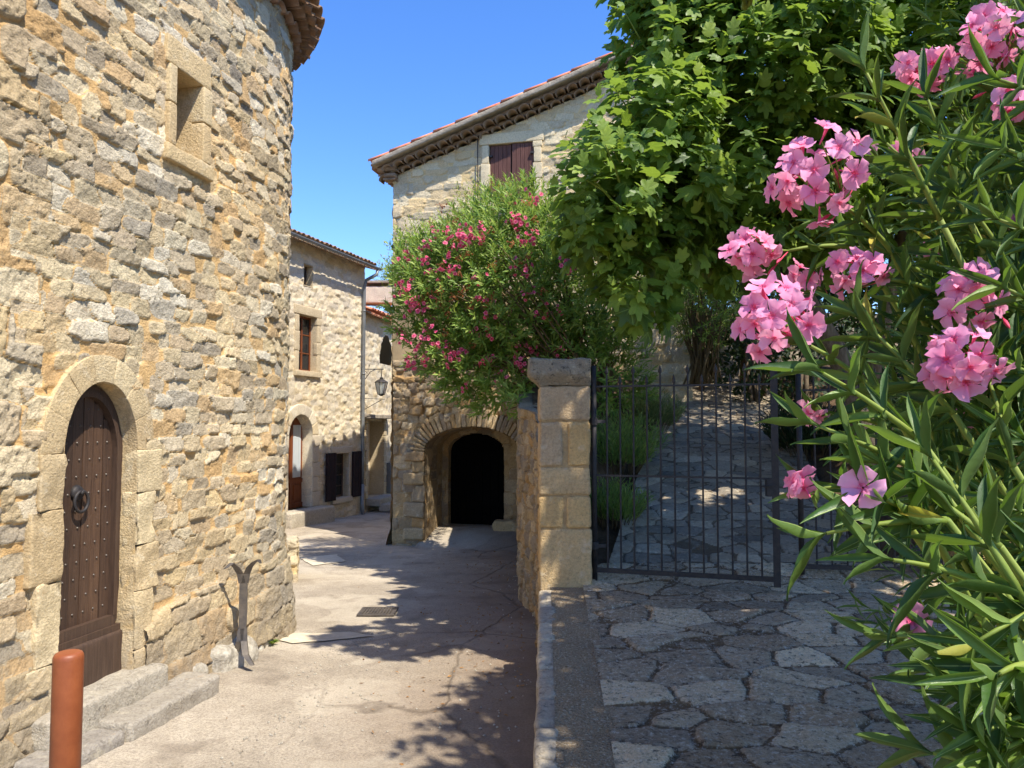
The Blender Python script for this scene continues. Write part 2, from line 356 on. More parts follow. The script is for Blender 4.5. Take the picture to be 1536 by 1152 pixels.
# ------------------------------------------------------------------ masonry
def stones(U, V, cw, ch, seed=0, p=3.2, warp=.25, jit=.3, var=.3):
    q = np.stack([U / cw, V / ch, np.zeros_like(U) + seed * 1.37], -1)
    wu = fbm(q, 1.1, seed + 50, 3) * warp; wv = fbm(q, 1.1, seed + 90, 3) * warp + fbm(q * [.25, .5, 1], 1, seed + 7, 2) * .35
    x = U / cw + wu; y = V / ch + wv
    j0 = np.floor(y); F1 = np.full(U.shape, 9.); F2 = np.full(U.shape, 9.); ID = np.zeros(U.shape); DX = np.zeros(U.shape); DY = np.zeros(U.shape)
    for dj in (-2, -1, 0, 1, 2):
        j = j0 + dj; off = .5 * (np.mod(j, 2)) + hsh(j, j * 0, j * 0, seed + 3) * .4
        i0 = np.floor(x - off)
        for di in (-2, -1, 0, 1, 2):
            i = i0 + di
            r1 = hsh(i, j, j * 0, seed + 11); r2 = hsh(i, j, j * 0, seed + 12); r3 = hsh(i, j, j * 0, seed + 13); r4 = hsh(i, j, j * 0, seed + 14)
            dx = x - (i + .5 + off + (r1 - .5) * 2 * jit); dy = y - (j + .5 + (r2 - .5) * jit)
            d = (np.abs(dx / (.5 * (1 + (r3 - .5) * 2 * var))) ** p + np.abs(dy / (.5 * (1 + (r4 - .5) * 1.4 * var))) ** p) ** (1 / p)
            c = d < F1; F2 = np.where(c, F1, np.minimum(F2, d)); ID = np.where(c, hsh(i, j, j * 0, seed + 21), ID); DX = np.where(c, dx, DX); DY = np.where(c, dy, DY); F1 = np.where(c, d, F1)
    return F1, F2 - F1, ID, DX, DY
def masonry(U, V, cw, ch, seed=0, hgt=.03, joint=.22, rough=.010, flush=.3, **k):
    F1, E, ID, DX, DY = stones(U, V, cw, ch, seed, **k)
    r2 = np.modf(ID * 91.7)[0]; r3 = np.modf(ID * 37.3)[0]; r4 = np.modf(ID * 617.1)[0]
    q = np.stack([U, V, ID * 40], -1)
    qe = np.stack([U, V, U * 0 + seed], -1); prof = ss(.03, joint, E + .05 * fbm(qe, 16, seed + 31, 3)) * ss(1.3, 1.05, F1)
    sh = hgt * (.25 + .9 * r2) * np.where(r3 < flush, .35, 1)
    rid = 1 - 2 * np.abs(fbm(q, 7, seed + 1, 4))
    h = prof * (sh + (DX * (r3 - .5) + DY * (r4 - .5)) * hgt * 1.7 + rough * (fbm(q, 10, seed, 6) * 1.5 + rid * .7 - .5) + rough * .55 * noise(q, 48, seed + 8))
    h = h + rough * .7 * fbm(q * [1, 1, 0], 7, seed + 5, 3) * (1 - prof)
    return h, np.stack([ID, r2, prof], -1)
def wall(name, fmap, s0, s1, z0, z1, res, field, mat, parent, keep=None, top=None, bot=None):
    """masonry sheet with real relief; top / bot give sloping edges, keep drops the openings"""
    nu = int((s1 - s0) / res) + 1; nv = int((z1 - z0) / res) + 1
    U, T = np.meshgrid(np.linspace(s0, s1, nu), np.linspace(0, 1, nv), indexing='ij')
    zb = bot(U) if bot else z0; zt = top(U) if top else z1
    V = zb + (zt - zb) * T
    h, c = field(U, V)
    idx = np.arange(nu * nv).reshape(nu, nv)
    F = np.stack([idx[:-1, :-1], idx[1:, :-1], idx[1:, 1:], idx[:-1, 1:]], -1).reshape(-1, 4)
    if keep is not None:
        uc = (U[:-1, :-1] + U[1:, 1:]) / 2; vc = (V[:-1, :-1] + V[1:, 1:]) / 2; F = F[keep(uc, vc).ravel()]
    return mesh(name, fmap(U, V, h).reshape(-1, 3), F, mat, parent, True, c.reshape(-1, 3))
def arch_ring(g, f, sc, zs, r, wid, d0, d1, n, seed, a0=0, a1=pi, rough=.006, rise=1.0, bev=.012, joint=.008):
    da = (a1 - a0) / n; rm = r + wid / 2
    for i in range(n):
        ac = a0 + da * (i + .5)
        def fm(q, ac=ac):
            an = ac + q[:, 0] / rm; rr = rm + q[:, 2]
            return f(sc - np.cos(an) * rr, zs + np.sin(an) * (rr + (rise - 1) * r), (d0 + d1) / 2 + q[:, 1])
        rr_ = random.random(); g.block((rm * da - joint, abs(d1 - d0), wid * random.uniform(.94, 1.05)), fm, seed + i, rough, bev, .05, (rr_, rr_, 1))
def arch_reveal(g, f, sc, zs, r, z0, d0, d1, n=20, col=(.4, .5, 1), rise=1.):
    pts = [(sc - r, z0)] + [(sc - math.cos(a) * r, zs + math.sin(a) * r * rise) for a in np.linspace(0, pi, n)] + [(sc + r, z0)]
    pts2 = []
    for a, b in zip(pts[:-1], pts[1:]):
        m = max(1, int(math.hypot(a[0] - b[0], a[1] - b[1]) / .06))
        pts2 += [(a[0] + (b[0] - a[0]) * k / m, a[1] + (b[1] - a[1]) * k / m) for k in range(m)]
    pts2.append(pts[-1]); nd = max(2, int(abs(d1 - d0) / .06) + 1); ds = np.linspace(d0, d1, nd)
    S = np.array([p[0] for p in pts2]); Z = np.array([p[1] for p in pts2])
    SS, DD = np.meshgrid(S, ds, indexing='ij'); ZZ = np.repeat(Z[:, None], nd, 1)
    L = np.concatenate([[0], np.cumsum(np.hypot(np.diff(S), np.diff(Z)))])
    LL = np.repeat(L[:, None], nd, 1)
    h, c = masonry(LL, DD, .26, .3, 77, .012, .15, .004)
    cen = np.stack([SS - sc, ZZ - np.minimum(zs, ZZ)], -1); cen /= np.linalg.norm(cen, axis=-1)[..., None] + 1e-6
    V = f(SS - cen[..., 0] * h, ZZ - cen[..., 1] * h, DD)
    m_ = len(pts2); idx = np.arange(m_ * nd).reshape(m_, nd)
    F = np.stack([idx[:-1, :-1], idx[:-1, 1:], idx[1:, 1:], idx[1:, :-1]], -1).reshape(-1, 4)
    g.V.append(V.reshape(-1, 3)); g.F += (F + g.n).tolist(); g.C.append(c.reshape(-1, 3)); g.n += m_ * nd
def panel_arch(g, f, sc, zs, r, z0, d, th, rise=1., n=24, col=None):
    pts = [(sc - r, z0)] + [(sc - math.cos(a) * r, zs + math.sin(a) * r * rise) for a in np.linspace(0, pi, n)] + [(sc + r, z0)]
    k = len(pts); V = [f(a, b, d) for a, b in pts] + [f(a, b, d - th) for a, b in pts]
    F = [tuple(range(k)), tuple(range(2 * k - 1, k - 1, -1))] + [(i, i + k, (i + 1) % k + k, (i + 1) % k) for i in range(k)]
    g.add(V, F, col)
def half_tile(g, a, b, r0, r1, up, th=.012, k=8, col=None):
    a = np.asarray(a, float); b = np.asarray(b, float); t = b - a; t /= np.linalg.norm(t); up = np.asarray(up, float)
    sd = np.cross(t, up); sd /= np.linalg.norm(sd); up = np.cross(sd, t)
    V = []
    for c, r in ((a, r0), (b, r1)):
        for rr in (r, r - th):
            for i in range(k + 1):
                an = pi * i / k; V.append(c + rr * (math.cos(an) * sd + math.sin(an) * up * .8))
    m = k + 1; F = []
    for i in range(k):
        F += [(i, i + 1, 2 * m + i + 1, 2 * m + i), (m + i, 3 * m + i, 3 * m + i + 1, m + i + 1), (i, m + i, m + i + 1, i + 1), (2 * m + i, 2 * m + i + 1, 3 * m + i + 1, 3 * m + i)]
    F += [(0, 2 * m, 3 * m, m), (k, m + k, 3 * m + k, 2 * m + k)]
    g.add(V, F, col)

# ================================================================== GROUND
def sheet(name, xs, ys, zf, mat, parent=None):
    X, Y = np.meshgrid(xs, ys, indexing='ij'); Z = zf(X, Y); n, m = X.shape
    idx = np.arange(n * m).reshape(n, m)
    F = np.stack([idx[:-1, :-1], idx[1:, :-1], idx[1:, 1:], idx[:-1, 1:]], -1).reshape(-1, 4)
    return struct(mesh(name, np.stack([X, Y, Z], -1).reshape(-1, 3), F, mat, parent))
sheet('ground', np.linspace(-400, 400, 41), np.linspace(-400, 400, 41), lambda X, Y: np.full(X.shape, -3.2), SOIL)
def rz(X, Y):
    q = np.stack([X, Y, X * 0], -1)
    return road_z(Y) + .022 * fbm(q, .8, 3, 3) + .004 * fbm(q, 9, 4, 3) + .05 * ss(-1.9, -2.6, X) * ss(9, 6, Y)
sheet('road', np.arange(-9, .8, .06), np.arange(-2, 34, .06), rz, ROAD)
def kx(Y): return .1 + .043 * (np.asarray(Y, float) - 3.5)      # terrace edge

# terrace paving in front of the gate
def crazy(U, V, cw, seed, hgt=.012, joint=.16, rough=.011):
    F1, E, ID, DX, DY = stones(U, V, cw, cw * .66, seed, p=2.0, warp=.10, jit=.5, var=.12)
    r2 = np.modf(ID * 91.7)[0]; r3 = np.modf(ID * 37.3)[0]
    q0_ = np.stack([U, V, U * 0], -1); prof = ss(.09, joint + .05, E + .035 * fbm(q0_, 14, seed + 4, 4)); q = np.stack([U, V, ID * 30], -1)
    lay = np.abs(fbm(q, 3.2, seed + 2, 5)); lay = np.floor(lay * 9) / 9
    h = prof * (hgt * (.5 + r2 * .8) + (DX * (r3 - .5) + DY * (r2 - .5)) * .034 + rough * fbm(q, 10, seed, 4) + lay * .008) + (1 - prof) * .008 * fbm(q * [1, 1, 0], 14, seed, 4)
    return h, np.stack([ID, r2, prof], -1)
def paving(name, ys, xl, xr, nx, seed, cw, mat):
    Y, T = np.meshgrid(ys, np.linspace(0, 1, nx), indexing='ij'); X = xl(Y) + (xr(Y) - xl(Y)) * T
    h, c = crazy(X, Y, cw, seed); n, m = X.shape; idx = np.arange(n * m).reshape(n, m)
    F = np.stack([idx[:-1, :-1], idx[:-1, 1:], idx[1:, 1:], idx[1:, :-1]], -1).reshape(-1, 4)
    return struct(mesh(name, np.stack([X, Y, terr_z(Y) + h + .02], -1).reshape(-1, 3), F, mat, None, True, c.reshape(-1, 3)))
paving('paving', np.arange(1.2, 6.95, .016), lambda Y: kx(Y) + .37, lambda Y: 5.6 + 0 * Y, 330, 5, .40, PAVE)
def pl(Y): return .78 + .27 * (Y - 6.6)
def pr(Y): return 3.1 + .24 * (Y - 6.6)
paving('path', np.arange(6.95, 17.5, .024), pl, pr, 150, 9, .32, PATHM)
def gz(X, Y):
    b = ss(.15, .9, pl(Y) - X) * .92 * ss(6.9, 9.2, Y) * (1 - .3 * ss(11, 14, Y)) + ss(0, .8, X - pr(Y)) * .35
    z = terr_z(Y) + b - .03; q = np.stack([X, Y, X * 0], -1)
    inside = (X > pl(Y) - .05) & (X < pr(Y) + .05)
    return z + np.where(inside, -.03, .05 * fbm(q, 2.5, 8, 4))
ys = np.arange(6.96, 40, .12); T_ = np.linspace(0, 1, 150)
Yg, Tg = np.meshgrid(ys, T_, indexing='ij')
wl = np.interp(ys, [6.9, 8.6, 9.6, 14.2, 40], [.34, .42, .26, .36, .36])
Xg = wl[:, None] + (26 - wl[:, None]) * Tg ** 1.8
idx = np.arange(Xg.size).reshape(Xg.shape)
struct(mesh('garden_ground', np.stack([Xg, Yg, gz(Xg, Yg)], -1).reshape(-1, 3), np.stack([idx[:-1, :-1], idx[:-1, 1:], idx[1:, 1:], idx[1:, :-1]], -1).reshape(-1, 4), SOIL))
sheet('terrace_base', np.linspace(.5, 20, 30), np.linspace(-2, 7.0, 30), lambda X, Y: terr_z(Y) - .03, SOIL)
# kerb: a row of edge stones with a concrete strip behind
g = Geo(); y = 1.2; k = 0
while y < 6.42:
    L = random.uniform(.28, .55); L = min(L, 6.46 - y + .1); yc = y + L / 2
    wd = random.uniform(.12, .15)
    a = math.atan(.043)
    def fm(q, yc=yc, wd=wd): 
        yy = yc + q[:, 1]; return np.stack([kx(yy) + wd / 2 + q[:, 0], yy, terr_z(yc) - .28 + q[:, 2] + .0667 * q[:, 1]], -1)
    r_ = random.random(); g.block((wd, L - .015, .6 + random.uniform(-.01, .015)), fm, 200 + k, .012, .028, .035, (r_, r_, 1)); y += L; k += 1
struct(g.build('kerb', KERB, smooth=True, merge=.0005, col=True))
Y, T = np.meshgrid(np.arange(1.2, 6.95, .02), np.linspace(0, 1, 18), indexing='ij'); X = kx(Y) + .10 + T * .33
q = np.stack([X, Y, X * 0], -1); Z = terr_z(Y) + .024 + .012 * fbm(q, 8, 3, 5)
idx = np.arange(X.size).reshape(X.shape)
struct(mesh('kerb_strip', np.stack([X, Y, Z], -1).reshape(-1, 3), np.stack([idx[:-1, :-1], idx[:-1, 1:], idx[1:, 1:], idx[1:, :-1]], -1).reshape(-1, 4), CONC))
# cement patches in the road, an iron grate
def patch(name, pts, seed, lift=.012):
    c = np.mean(pts, axis=0); V = []; n = len(pts)
    ring = []
    for i in range(n):
        a, b = np.array(pts[i]), np.array(pts[(i + 1) % n])
        for t in np.arange(0, 1, .1):
            q = a + (b - a) * t; q = q + .035 * np.array([noise(np.array([q[0], q[1], seed]), 6, 1), noise(np.array([q[0], q[1], seed]), 6, 2)]); ring.append(q)
    V = [(c[0], c[1])] + [tuple(r) for r in ring]; V = np.array(V); Z = rz(V[:, 0], V[:, 1]) + lift
    m_ = len(ring); F = [(0, 1 + i, 1 + (i + 1) % m_) for i in range(m_)]
    return struct(mesh(name, np.column_stack([V, Z]), F, PATCH))
def RG(x, y):
    v = (576 - y) / 1138; t = R(PITCH); sl_ = (math.sin(t) + v * math.cos(t)) / (math.cos(t) - v * math.sin(t)); Yd = 1.9 / (-sl_ - .03)
    return (P(x, y, Yd)[0], Yd)
patch('cement_strip', [RG(412, 962), RG(430, 954), RG(520, 950), RG(560, 954), RG(520, 960), RG(440, 968)], 1)
patch('cement_strip', [RG(450, 838), RG(505, 832), RG(520, 842), RG(470, 850)], 2)
gc = RG(567, 919); gr = empty('drain_grate', (gc[0], gc[1], float(road_z(gc[1])) + .02), 'small dark iron grate set flush in the middle of the sunlit road', 'drain')
g = Geo(); zz = float(road_z(gc[1])) + .02
for t in (-1, 1):
    g.box((gc[0], gc[1] + t * .17, zz - .006), (.21, .015, .008)); g.box((gc[0] + t * .195, gc[1], zz - .006), (.015, .155, .008))
g.build('rim', IRONG, gr)
g = Geo()
for i in range(11): g.box((gc[0] - .17 + i * .034, gc[1], zz - .008), (.012, .155, .006))
g.build('grille', IRONG, gr)

# ================================================================== ROUND-CORNERED TOWER HOUSE (left)
TS0 = np.array([-3.856 + .2 * 0, 0.])
TF = Frame((-3.856, 0), (.2, 1))                 # s=0 at Y=0; s = Y*1.0198
KS = math.hypot(1, .2)
S_END = 7.3 * KS; RAD = 1.8
cen = np.array([-3.856 + .2 * 7.3, 7.3]) - TF.N * RAD
a_end = math.atan2(TF.N[1], TF.N[0])
def tower_map(s, z, d):
    s, z, d = np.broadcast_arrays(np.asarray(s, float), z, d)
    fl = TF(np.minimum(s, S_END), z, d)
    an = a_end + np.maximum(s - S_END, 0) / RAD
    ar = np.stack([cen[0] + np.cos(an) * (RAD + d), cen[1] + np.sin(an) * (RAD + d), z * 1.], -1)
    return np.where((s > S_END)[..., None], ar, fl)
DS, DRr, DZS, DZ0 = 5.195 * KS, .345, 1.41, -.16; RS = 1.38     # door centre, half width, spring, foot
WS0, WS1, WZ0, WZ1 = 5.87 * KS, 6.21 * KS, 3.78, 4.42
def tower_field(U, V):
    h, c = masonry(U, V, .245, .115, 31, .023, .085, .0085, flush=.36, warp=.22, jit=.36, var=.42, p=4.5)
    h2, c2 = masonry(U + .1, V, .42, .25, 12, .03, .09, .016, flush=.2, warp=.08, jit=.15, var=.2)
    q = np.stack([U, V, U * 0], -1)
    lim = 4.62 * KS + .22 * (np.mod(np.floor(V / .26), 2) - .5) + .1 * noise(q, 3, 5)
    m_ = (U < lim) & (U > lim - .75) & (V > .9)
    h = np.where(m_, h2, h); c = np.where(m_[..., None], c2, c)
    # broad, longer blocks at the foot
    h3, c3 = masonry(U, V, .46, .19, 44, .034, .09, .012, flush=.1, warp=.2)
    m3 = V < .15 + .35 * noise(q, 1.1, 9) - .1
    h = np.where(m3, h3 + .01, h); c = np.where(m3[..., None], c3, c)
    bat = .10 * ss(.5, -.6, V) + .02 * noise(q, .7, 3)
    return h + bat, c
def tower_keep(U, V):
    dr = np.where(V > DZS, np.hypot((U - DS) / (DRr + .09), (V - DZS) / (DRr * RS + .09)) < 1, (np.abs(U - DS) < DRr + .10) & (V > DZ0 - .5))
    wn = (U > WS0 - .07) & (U < WS1 + .07) & (V > WZ0 - .07) & (V < WZ1 + .07)
    return ~(dr | wn)
tw = empty('tower_house', (-3.4, 6, -.5), 'tall golden rubble stone tower house with rounded corner and studded arched door on the left', 'house')
wall('wall', tower_map, .8, S_END + RAD * 1.5, -.75, 5.86, .0125, tower_field, TOWER, tw, tower_keep)
wall('rear_wall', tower_map, S_END + RAD * 1.5, S_END + RAD * 3.3, -.75, 5.86, .04, tower_field, TOWER, tw)
TOPZ = 5.74
# door surround
g = Geo()
arch_ring(g, TF, DS, DZS, DRr, .185, .034, -.05, 7, 300, rough=.006, joint=.001, bev=.004, rise=RS)
for sd in (-1, 1):
    z = DZ0 - .35; k = 0
    hs = [.48, .42, .33, .38, .33] if sd > 0 else [.62, .5, .45, .4, .3]
    for hh in hs:
        hh = min(hh, DZS - z)
        if hh < .05: break
        wd = .19 if k % 2 else .25
        r_ = random.random()
        g.block((wd, .12, hh - .002), TF.bmap(DS + sd * (DRr + wd / 2), -.014, z + hh / 2), 320 + k + (9 if sd > 0 else 0), .016, .008, .03, (r_, r_, 1)); z += hh; k += 1
g.build('door_surround', DRESS, tw, smooth=True, merge=.0005, col=True)
g = Geo(); arch_reveal(g, TF, DS, DZS, DRr + .004, DZ0 - .3, .03, -.26, rise=RS); g.build('door_reveal', DRESS, tw, smooth=True, col=True)
# studded door
TD = Frame(TF.o + TF.N * .19, TF.T)
dr = mesh('door', *(lambda G: (panel_arch(G, TD, DS, DZS - .03, DRr + .01, .02, -.335, .05, RS), G.arr()[:2])[1])(Geo()), WOODD, tw, False)
g = Geo()
for i in range(6):
    s0 = DS - DRr + .06 + i * .094; ztop = DZS - .03 + RS * math.sqrt(max(.001, (DRr - .05) ** 2 - (s0 + .047 - DS) ** 2))
    TD.box(g, s0 + .003, s0 + .091, -.335, -.318 + .003 * (i % 2), .24, ztop, ([.3, .2, .45, .75, .95, .5][i],) * 3)
g.build('plank', WOODP, dr, col=True)
g = Geo()   # moulded frame
n = 26
def ringprof(g, r0, r1, d0, d1, z0):
    pts = [(-1, z0 - DZS)] + [(math.cos(pi - a), math.sin(a)) for a in np.linspace(0, pi, n)] + [(1, z0 - DZS)]
    V = []
    for (cx, cz) in pts:
        for (r, d) in ((r0, d0), (r1, d0), (r1, d1), (r0, d1)):
            zz = DZS - .03 + (cz if cz < 0 and abs(abs(cx) - 1) < 1e-9 and cz == z0 - DZS else cz * (r + (RS - 1) * DRr))
            if cz == z0 - DZS: zz = z0
            V.append(TD(DS + cx * r, zz, d))
    m_ = len(pts); F = [(i * 4 + j, i * 4 + (j + 1) % 4, i * 4 + 4 + (j + 1) % 4, i * 4 + 4 + j) for i in range(m_ - 1) for j in range(4)]
    g.add(V, F)
ringprof(g, DRr - .055, DRr + .015, -.33, -.285, .2); ringprof(g, DRr - .07, DRr - .035, -.33, -.268, .24)
TD.box(g, DS - DRr + .04, DS + DRr - .04, -.33, -.272, .17, .24); TD.box(g, DS - DRr + .01, DS + DRr - .01, -.33, -.255, .12, .17)
g.build('moulding', WOODD, dr)
g = Geo(); g.block((2 * DRr + .02, .07, .34), TD.bmap(DS, -.27, -.04), 5, .003, .03, .04); g.build('weather_board', WOODD, dr, smooth=True, merge=.0005)
g = Geo()
for i in range(6):
    for j in range(14):
        s = DS - .235 + i * .094 + (.012 if j % 2 else -.012); z = .32 + j * .115
        if z > DZS and math.hypot(s - DS, (z - DZS) / RS) > DRr - .09: continue
        c0 = TD(s, z, -.314)
        if not g.V:
            g.tube([np.zeros(3), np.append(TD.N * .006, 0)], [.0085, .004], 6); st0 = g.build('stud', IRONG); sm_ = st0.data; bpy.data.objects.remove(st0)
        o = bpy.data.objects.new('stud', sm_); COL.objects.link(o); o.parent = dr; o.location = Vector(c0) - Vector(dr.location) - Vector(tw.location)
kn = Geo(); kc = TD(DS - .05, 1.13, -.30)
kn.tube([kc - np.append(TD.N * .02, 0), kc + np.append(TD.N * .008, 0)], [.06, .045], 12)
ring = [TD(DS - .05 + .062 * math.sin(t), 1.075 + .07 * math.cos(t), -.275) for t in np.linspace(0, 2 * pi, 22)]
kn.tube(ring, .011, 8); kn.tube([TD(DS - .05, 1.13, -.31), TD(DS - .05, 1.135, -.262)], .014, 8)
kn.build('ring_handle', IRON, dr, smooth=True)
# window in the tower
g = Geo()
wc = (WS0 + WS1) / 2; ww = WS1 - WS0
g.block((ww + .24, .16, .22), TF.bmap(wc, -.045, WZ1 + .11), 401, .006, .012, .05, (.3, .3, 1))
g.block((ww + .26, .17, .13), TF.bmap(wc + .02, -.035, WZ0 - .065), 402, .008, .014, .05, (.1, .3, 1))
for sd, wd in ((-1, .09), (1, .12)):
    for k, (z0, z1) in enumerate(((WZ0, WZ0 + .33), (WZ0 + .335, WZ1))):
        g.block((wd, .16, z1 - z0), TF.bmap(wc + sd * (ww / 2 + wd / 2), -.035, (z0 + z1) / 2), 410 + k + sd, .006, .012, .05, (.5 + .3 * k, .5, 1))
g.build('window_surround', DRESS, tw, smooth=True, merge=.0005, col=True)
g = Geo()
for a, b, c, d in ((WS0 - .01, WS0 + .0, WZ0, WZ1), (WS1, WS1 + .01, WZ0, WZ1)): TF.box(g, a, b, -.32, -.07, c, d, (.5, .5, 1))
TF.box(g, WS0, WS1, -.32, -.07, WZ1, WZ1 + .01, (.4, .5, 1)); TF.box(g, WS0, WS1, -.32, -.07, WZ0 - .01, WZ0, (.3, .5, 1))
g.build('window_reveal', DRESS, tw, col=True)
g = Geo()
for a, b, c, d in ((WS0, WS0 + .04, WZ0, WZ1), (WS1 - .04, WS1, WZ0, WZ1), (WS0, WS1, WZ0, WZ0 + .05), (WS0, WS1, WZ1 - .04, WZ1), (wc - .015, wc + .015, WZ0, WZ1), (WS0, WS1, 4.05, 4.075)):
    TF.box(g, a, b, -.30, -.26, c, d)
wf = g.build('window', WHITEP, tw)
g = Geo(); TF.box(g, WS0, WS1, -.29, -.28, WZ0, WZ1); g.build('pane', GLASS, wf)
# steps at the tower door
for i, (s0, s1, d0, d1, z0, z1) in enumerate(((4.62, 5.72, -.42, .2, -.7, -.16), (5.02, 6.0, .12, .44, -.8, -.31), (4.45, 4.99, .10, .42, -.8, -.33))):
    g = Geo(); g.block(((s1 - s0) * KS, d1 - d0, z1 - z0), TF.bmap((s0 + s1) / 2 * KS, (d0 + d1) / 2, (z0 + z1) / 2), 500 + i, .010, .03, .03, (.4 + .2 * i, .5, 1))
    g.build('doorstep', STEP, tw, smooth=True, merge=.0005, col=True)
# genoise eaves around the tower
def genoise(g, fm, s0, s1, z, rows, r=.075, proj=.13, up=(0, 0, 1), slope=0., stag=True, d0=0.):
    for k in range(rows):
        n_ = int((s1 - s0) / (2 * r * 1.06)); st_ = (s1 - s0) / n_
        for i in range(n_):
            s = s0 + (i + .5 + (.5 if (k % 2 and stag) else 0)) * st_ + random.uniform(-.006, .006); zz = z(s) if callable(z) else z
            zz += k * .115
            rr = r * random.uniform(.93, 1.05)
            half_tile(g, fm(s, zz, -.1), fm(s, zz + random.uniform(-.006, .006), d0 + proj * (k + 1) + random.uniform(-.012, .012)), rr, rr, up, .014, 8)
def band(g, fm, s0, s1, z, d, th, step=.12, z1=None):
    S = np.arange(s0, s1 + step, step); n_ = len(S); zz = z(S) if callable(z) else np.full(n_, z); z_ = [zz, zz, zz + th, zz + th]; dd = [-.1, d, d, -.1]
    V = np.stack([fm(S, z_[j], dd[j]) for j in range(4)], 1).reshape(-1, 3)
    F = [(i * 4 + j, i * 4 + 4 + j, i * 4 + 4 + (j + 1) % 4, i * 4 + (j + 1) % 4) for i in range(n_ - 1) for j in range(4)] + [(0, 1, 2, 3), ((n_ - 1) * 4 + 3, (n_ - 1) * 4 + 2, (n_ - 1) * 4 + 1, (n_ - 1) * 4)]
    g.add(V, F)
g = Geo(); genoise(g, tower_map, 2, S_END + RAD * 3.0, TOPZ, 2, r=.09, proj=.10); g.build('eave_tiles', TILE, tw, smooth=True)
g = Geo(); band(g, tower_map, 2, S_END + RAD * 3.0, TOPZ + .072, .03, .07); band(g, tower_map, 2, S_END + RAD * 3.0, TOPZ + .187, .13, .06); g.build('eave_mortar', MORTAR, tw)
g = Geo(); n_ = int((S_END + RAD * 3 - 2) / .2)
for i in range(n_):
    s = 2 + i * .2; zz = TOPZ + .235
    half_tile(g, tower_map(s, zz + .95, -2.2 if s < S_END else -1.75), tower_map(s, zz, .31 + random.uniform(-.02, .02)), .05 if s > S_END else .095, .095, (0, 0, 1), .016, 7)
    half_tile(g, tower_map(s + .1, zz + .93, -2.2 if s < S_END else -1.75), tower_map(s + .1, zz - .03, .28), .05, .075, (0, 0, -1), .014, 7)
g.build('roof', TILE, tw, smooth=True)

# forged iron bracket at the foot of the tower
bs = 6.62 * KS
ib = empty('iron_bracket', TF(bs, -.4, .12), 'forged grey iron post with two curled horns against the foot of the tower wall', 'bracket')
g = Geo()
def strap(g, pts, w_=.030, th=.013):
    pts = np.array(pts); V = []; 
    for s, z, d, k in pts:
        t = nrm(TF.A[0] * .35 + TF.A[1] * .94); n_ = np.array([t[1], -t[0], 0]); c = TF(bs, z, .24) + t * s * .9 + n_ * (d - .13)
        for a, b in ((-1, -1), (1, -1), (1, 1), (-1, 1)): V.append(c + t * a * w_ * k + n_ * b * th)
    m_ = len(pts); F = [(i * 4 + j, i * 4 + (j + 1) % 4, i * 4 + 4 + (j + 1) % 4, i * 4 + 4 + j) for i in range(m_ - 1) for j in range(4)] + [(0, 1, 2, 3), tuple(range(4 * m_ - 1, 4 * m_ - 5, -1))]
    g.add(V, F)
strap(g, [(0, -.17, .14, 1), (.0, .02, .13, 1.1), (0, .22, .13, 1.05), (0, .27, .13, 1)])
hi = g.build('stem', IRONG, ib)
for sg in (-1, 1):
    g = Geo(); strap(g, [(sg * .012, .24, .13, .8), (sg * .03, .32, .14, .75), (sg * .06, .38, .17, .7), (sg * .10, .42, .19, .6), (sg * .145, .415 + .03 * sg, .20, .45), (sg * .165, .395 + .02 * sg, .2, .2)], .036, .014); g.build('horn', IRONG, ib)
    g = Geo(); strap(g, [(sg * .01, -.14, .14, .8), (sg * .02, -.24, .16, .75), (sg * .05, -.33, .19 + .05 * sg, .7), (sg * .12, -.41, .22 + .06 * sg, .5)], .034, .014); g.build('foot', IRONG, ib)
# low rocks at the foot
for i, (px, py, sx, sy, sz, lab) in enumerate(((352, 1004, .55, .34, .26, 'broad white limestone rock half buried at the foot of the tower below the iron bracket'), (304, 1030, .2, .24, .22, 'small pale rock wedged between the doorstep and the broad white rock'), (398, 976, .28, .26, .16, 'small white rock at the foot of the tower just right of the iron bracket'))):
    X0, Y0 = RG(px, py); z0 = float(road_z(Y0))
    o = empty('rock', (X0, Y0, z0), lab, 'rock')
    g = Geo(); g.block((sy, sx, sz * 1.6), lambda q: np.stack([X0 - .1 + q[:, 0] + .2 * q[:, 1], Y0 + q[:, 1], z0 + sz * .1 + q[:, 2]], -1), 600 + i, .04, min(.08, sz * .4), .03, sc=5); 
    V, F, C = g.arr(); bpy.data.objects.remove(o); o = mesh('rock', V, F, WHITER, None, True, merge=.0005); tag(o, lab, 'rock')
# bollard
bc = P(103, 976, 2.62); bo = empty('bollard', (bc[0], bc[1], -.37), 'plain orange-brown painted round steel bollard in front of the tower door steps', 'bollard')
g = Geo(); rb = .0475; zt = bc[2] - .004
prof = [(rb, -.42), (rb, zt - .022), (rb * .97, zt - .012), (rb * .88, zt - .004), (rb * .72, zt), (rb * .6, zt + .0005), (.0005, zt + .002)]
g.tube([(bc[0], bc[1], z) for r, z in prof], [r for r, z in prof], 40)
g.build('post', CORTEN, bo, smooth=True)
g = Geo(); g.tube([(bc[0], bc[1], -.42), (bc[0], bc[1], -.365)], [.10, .085], 24); g.build('footing', CONC, bo)
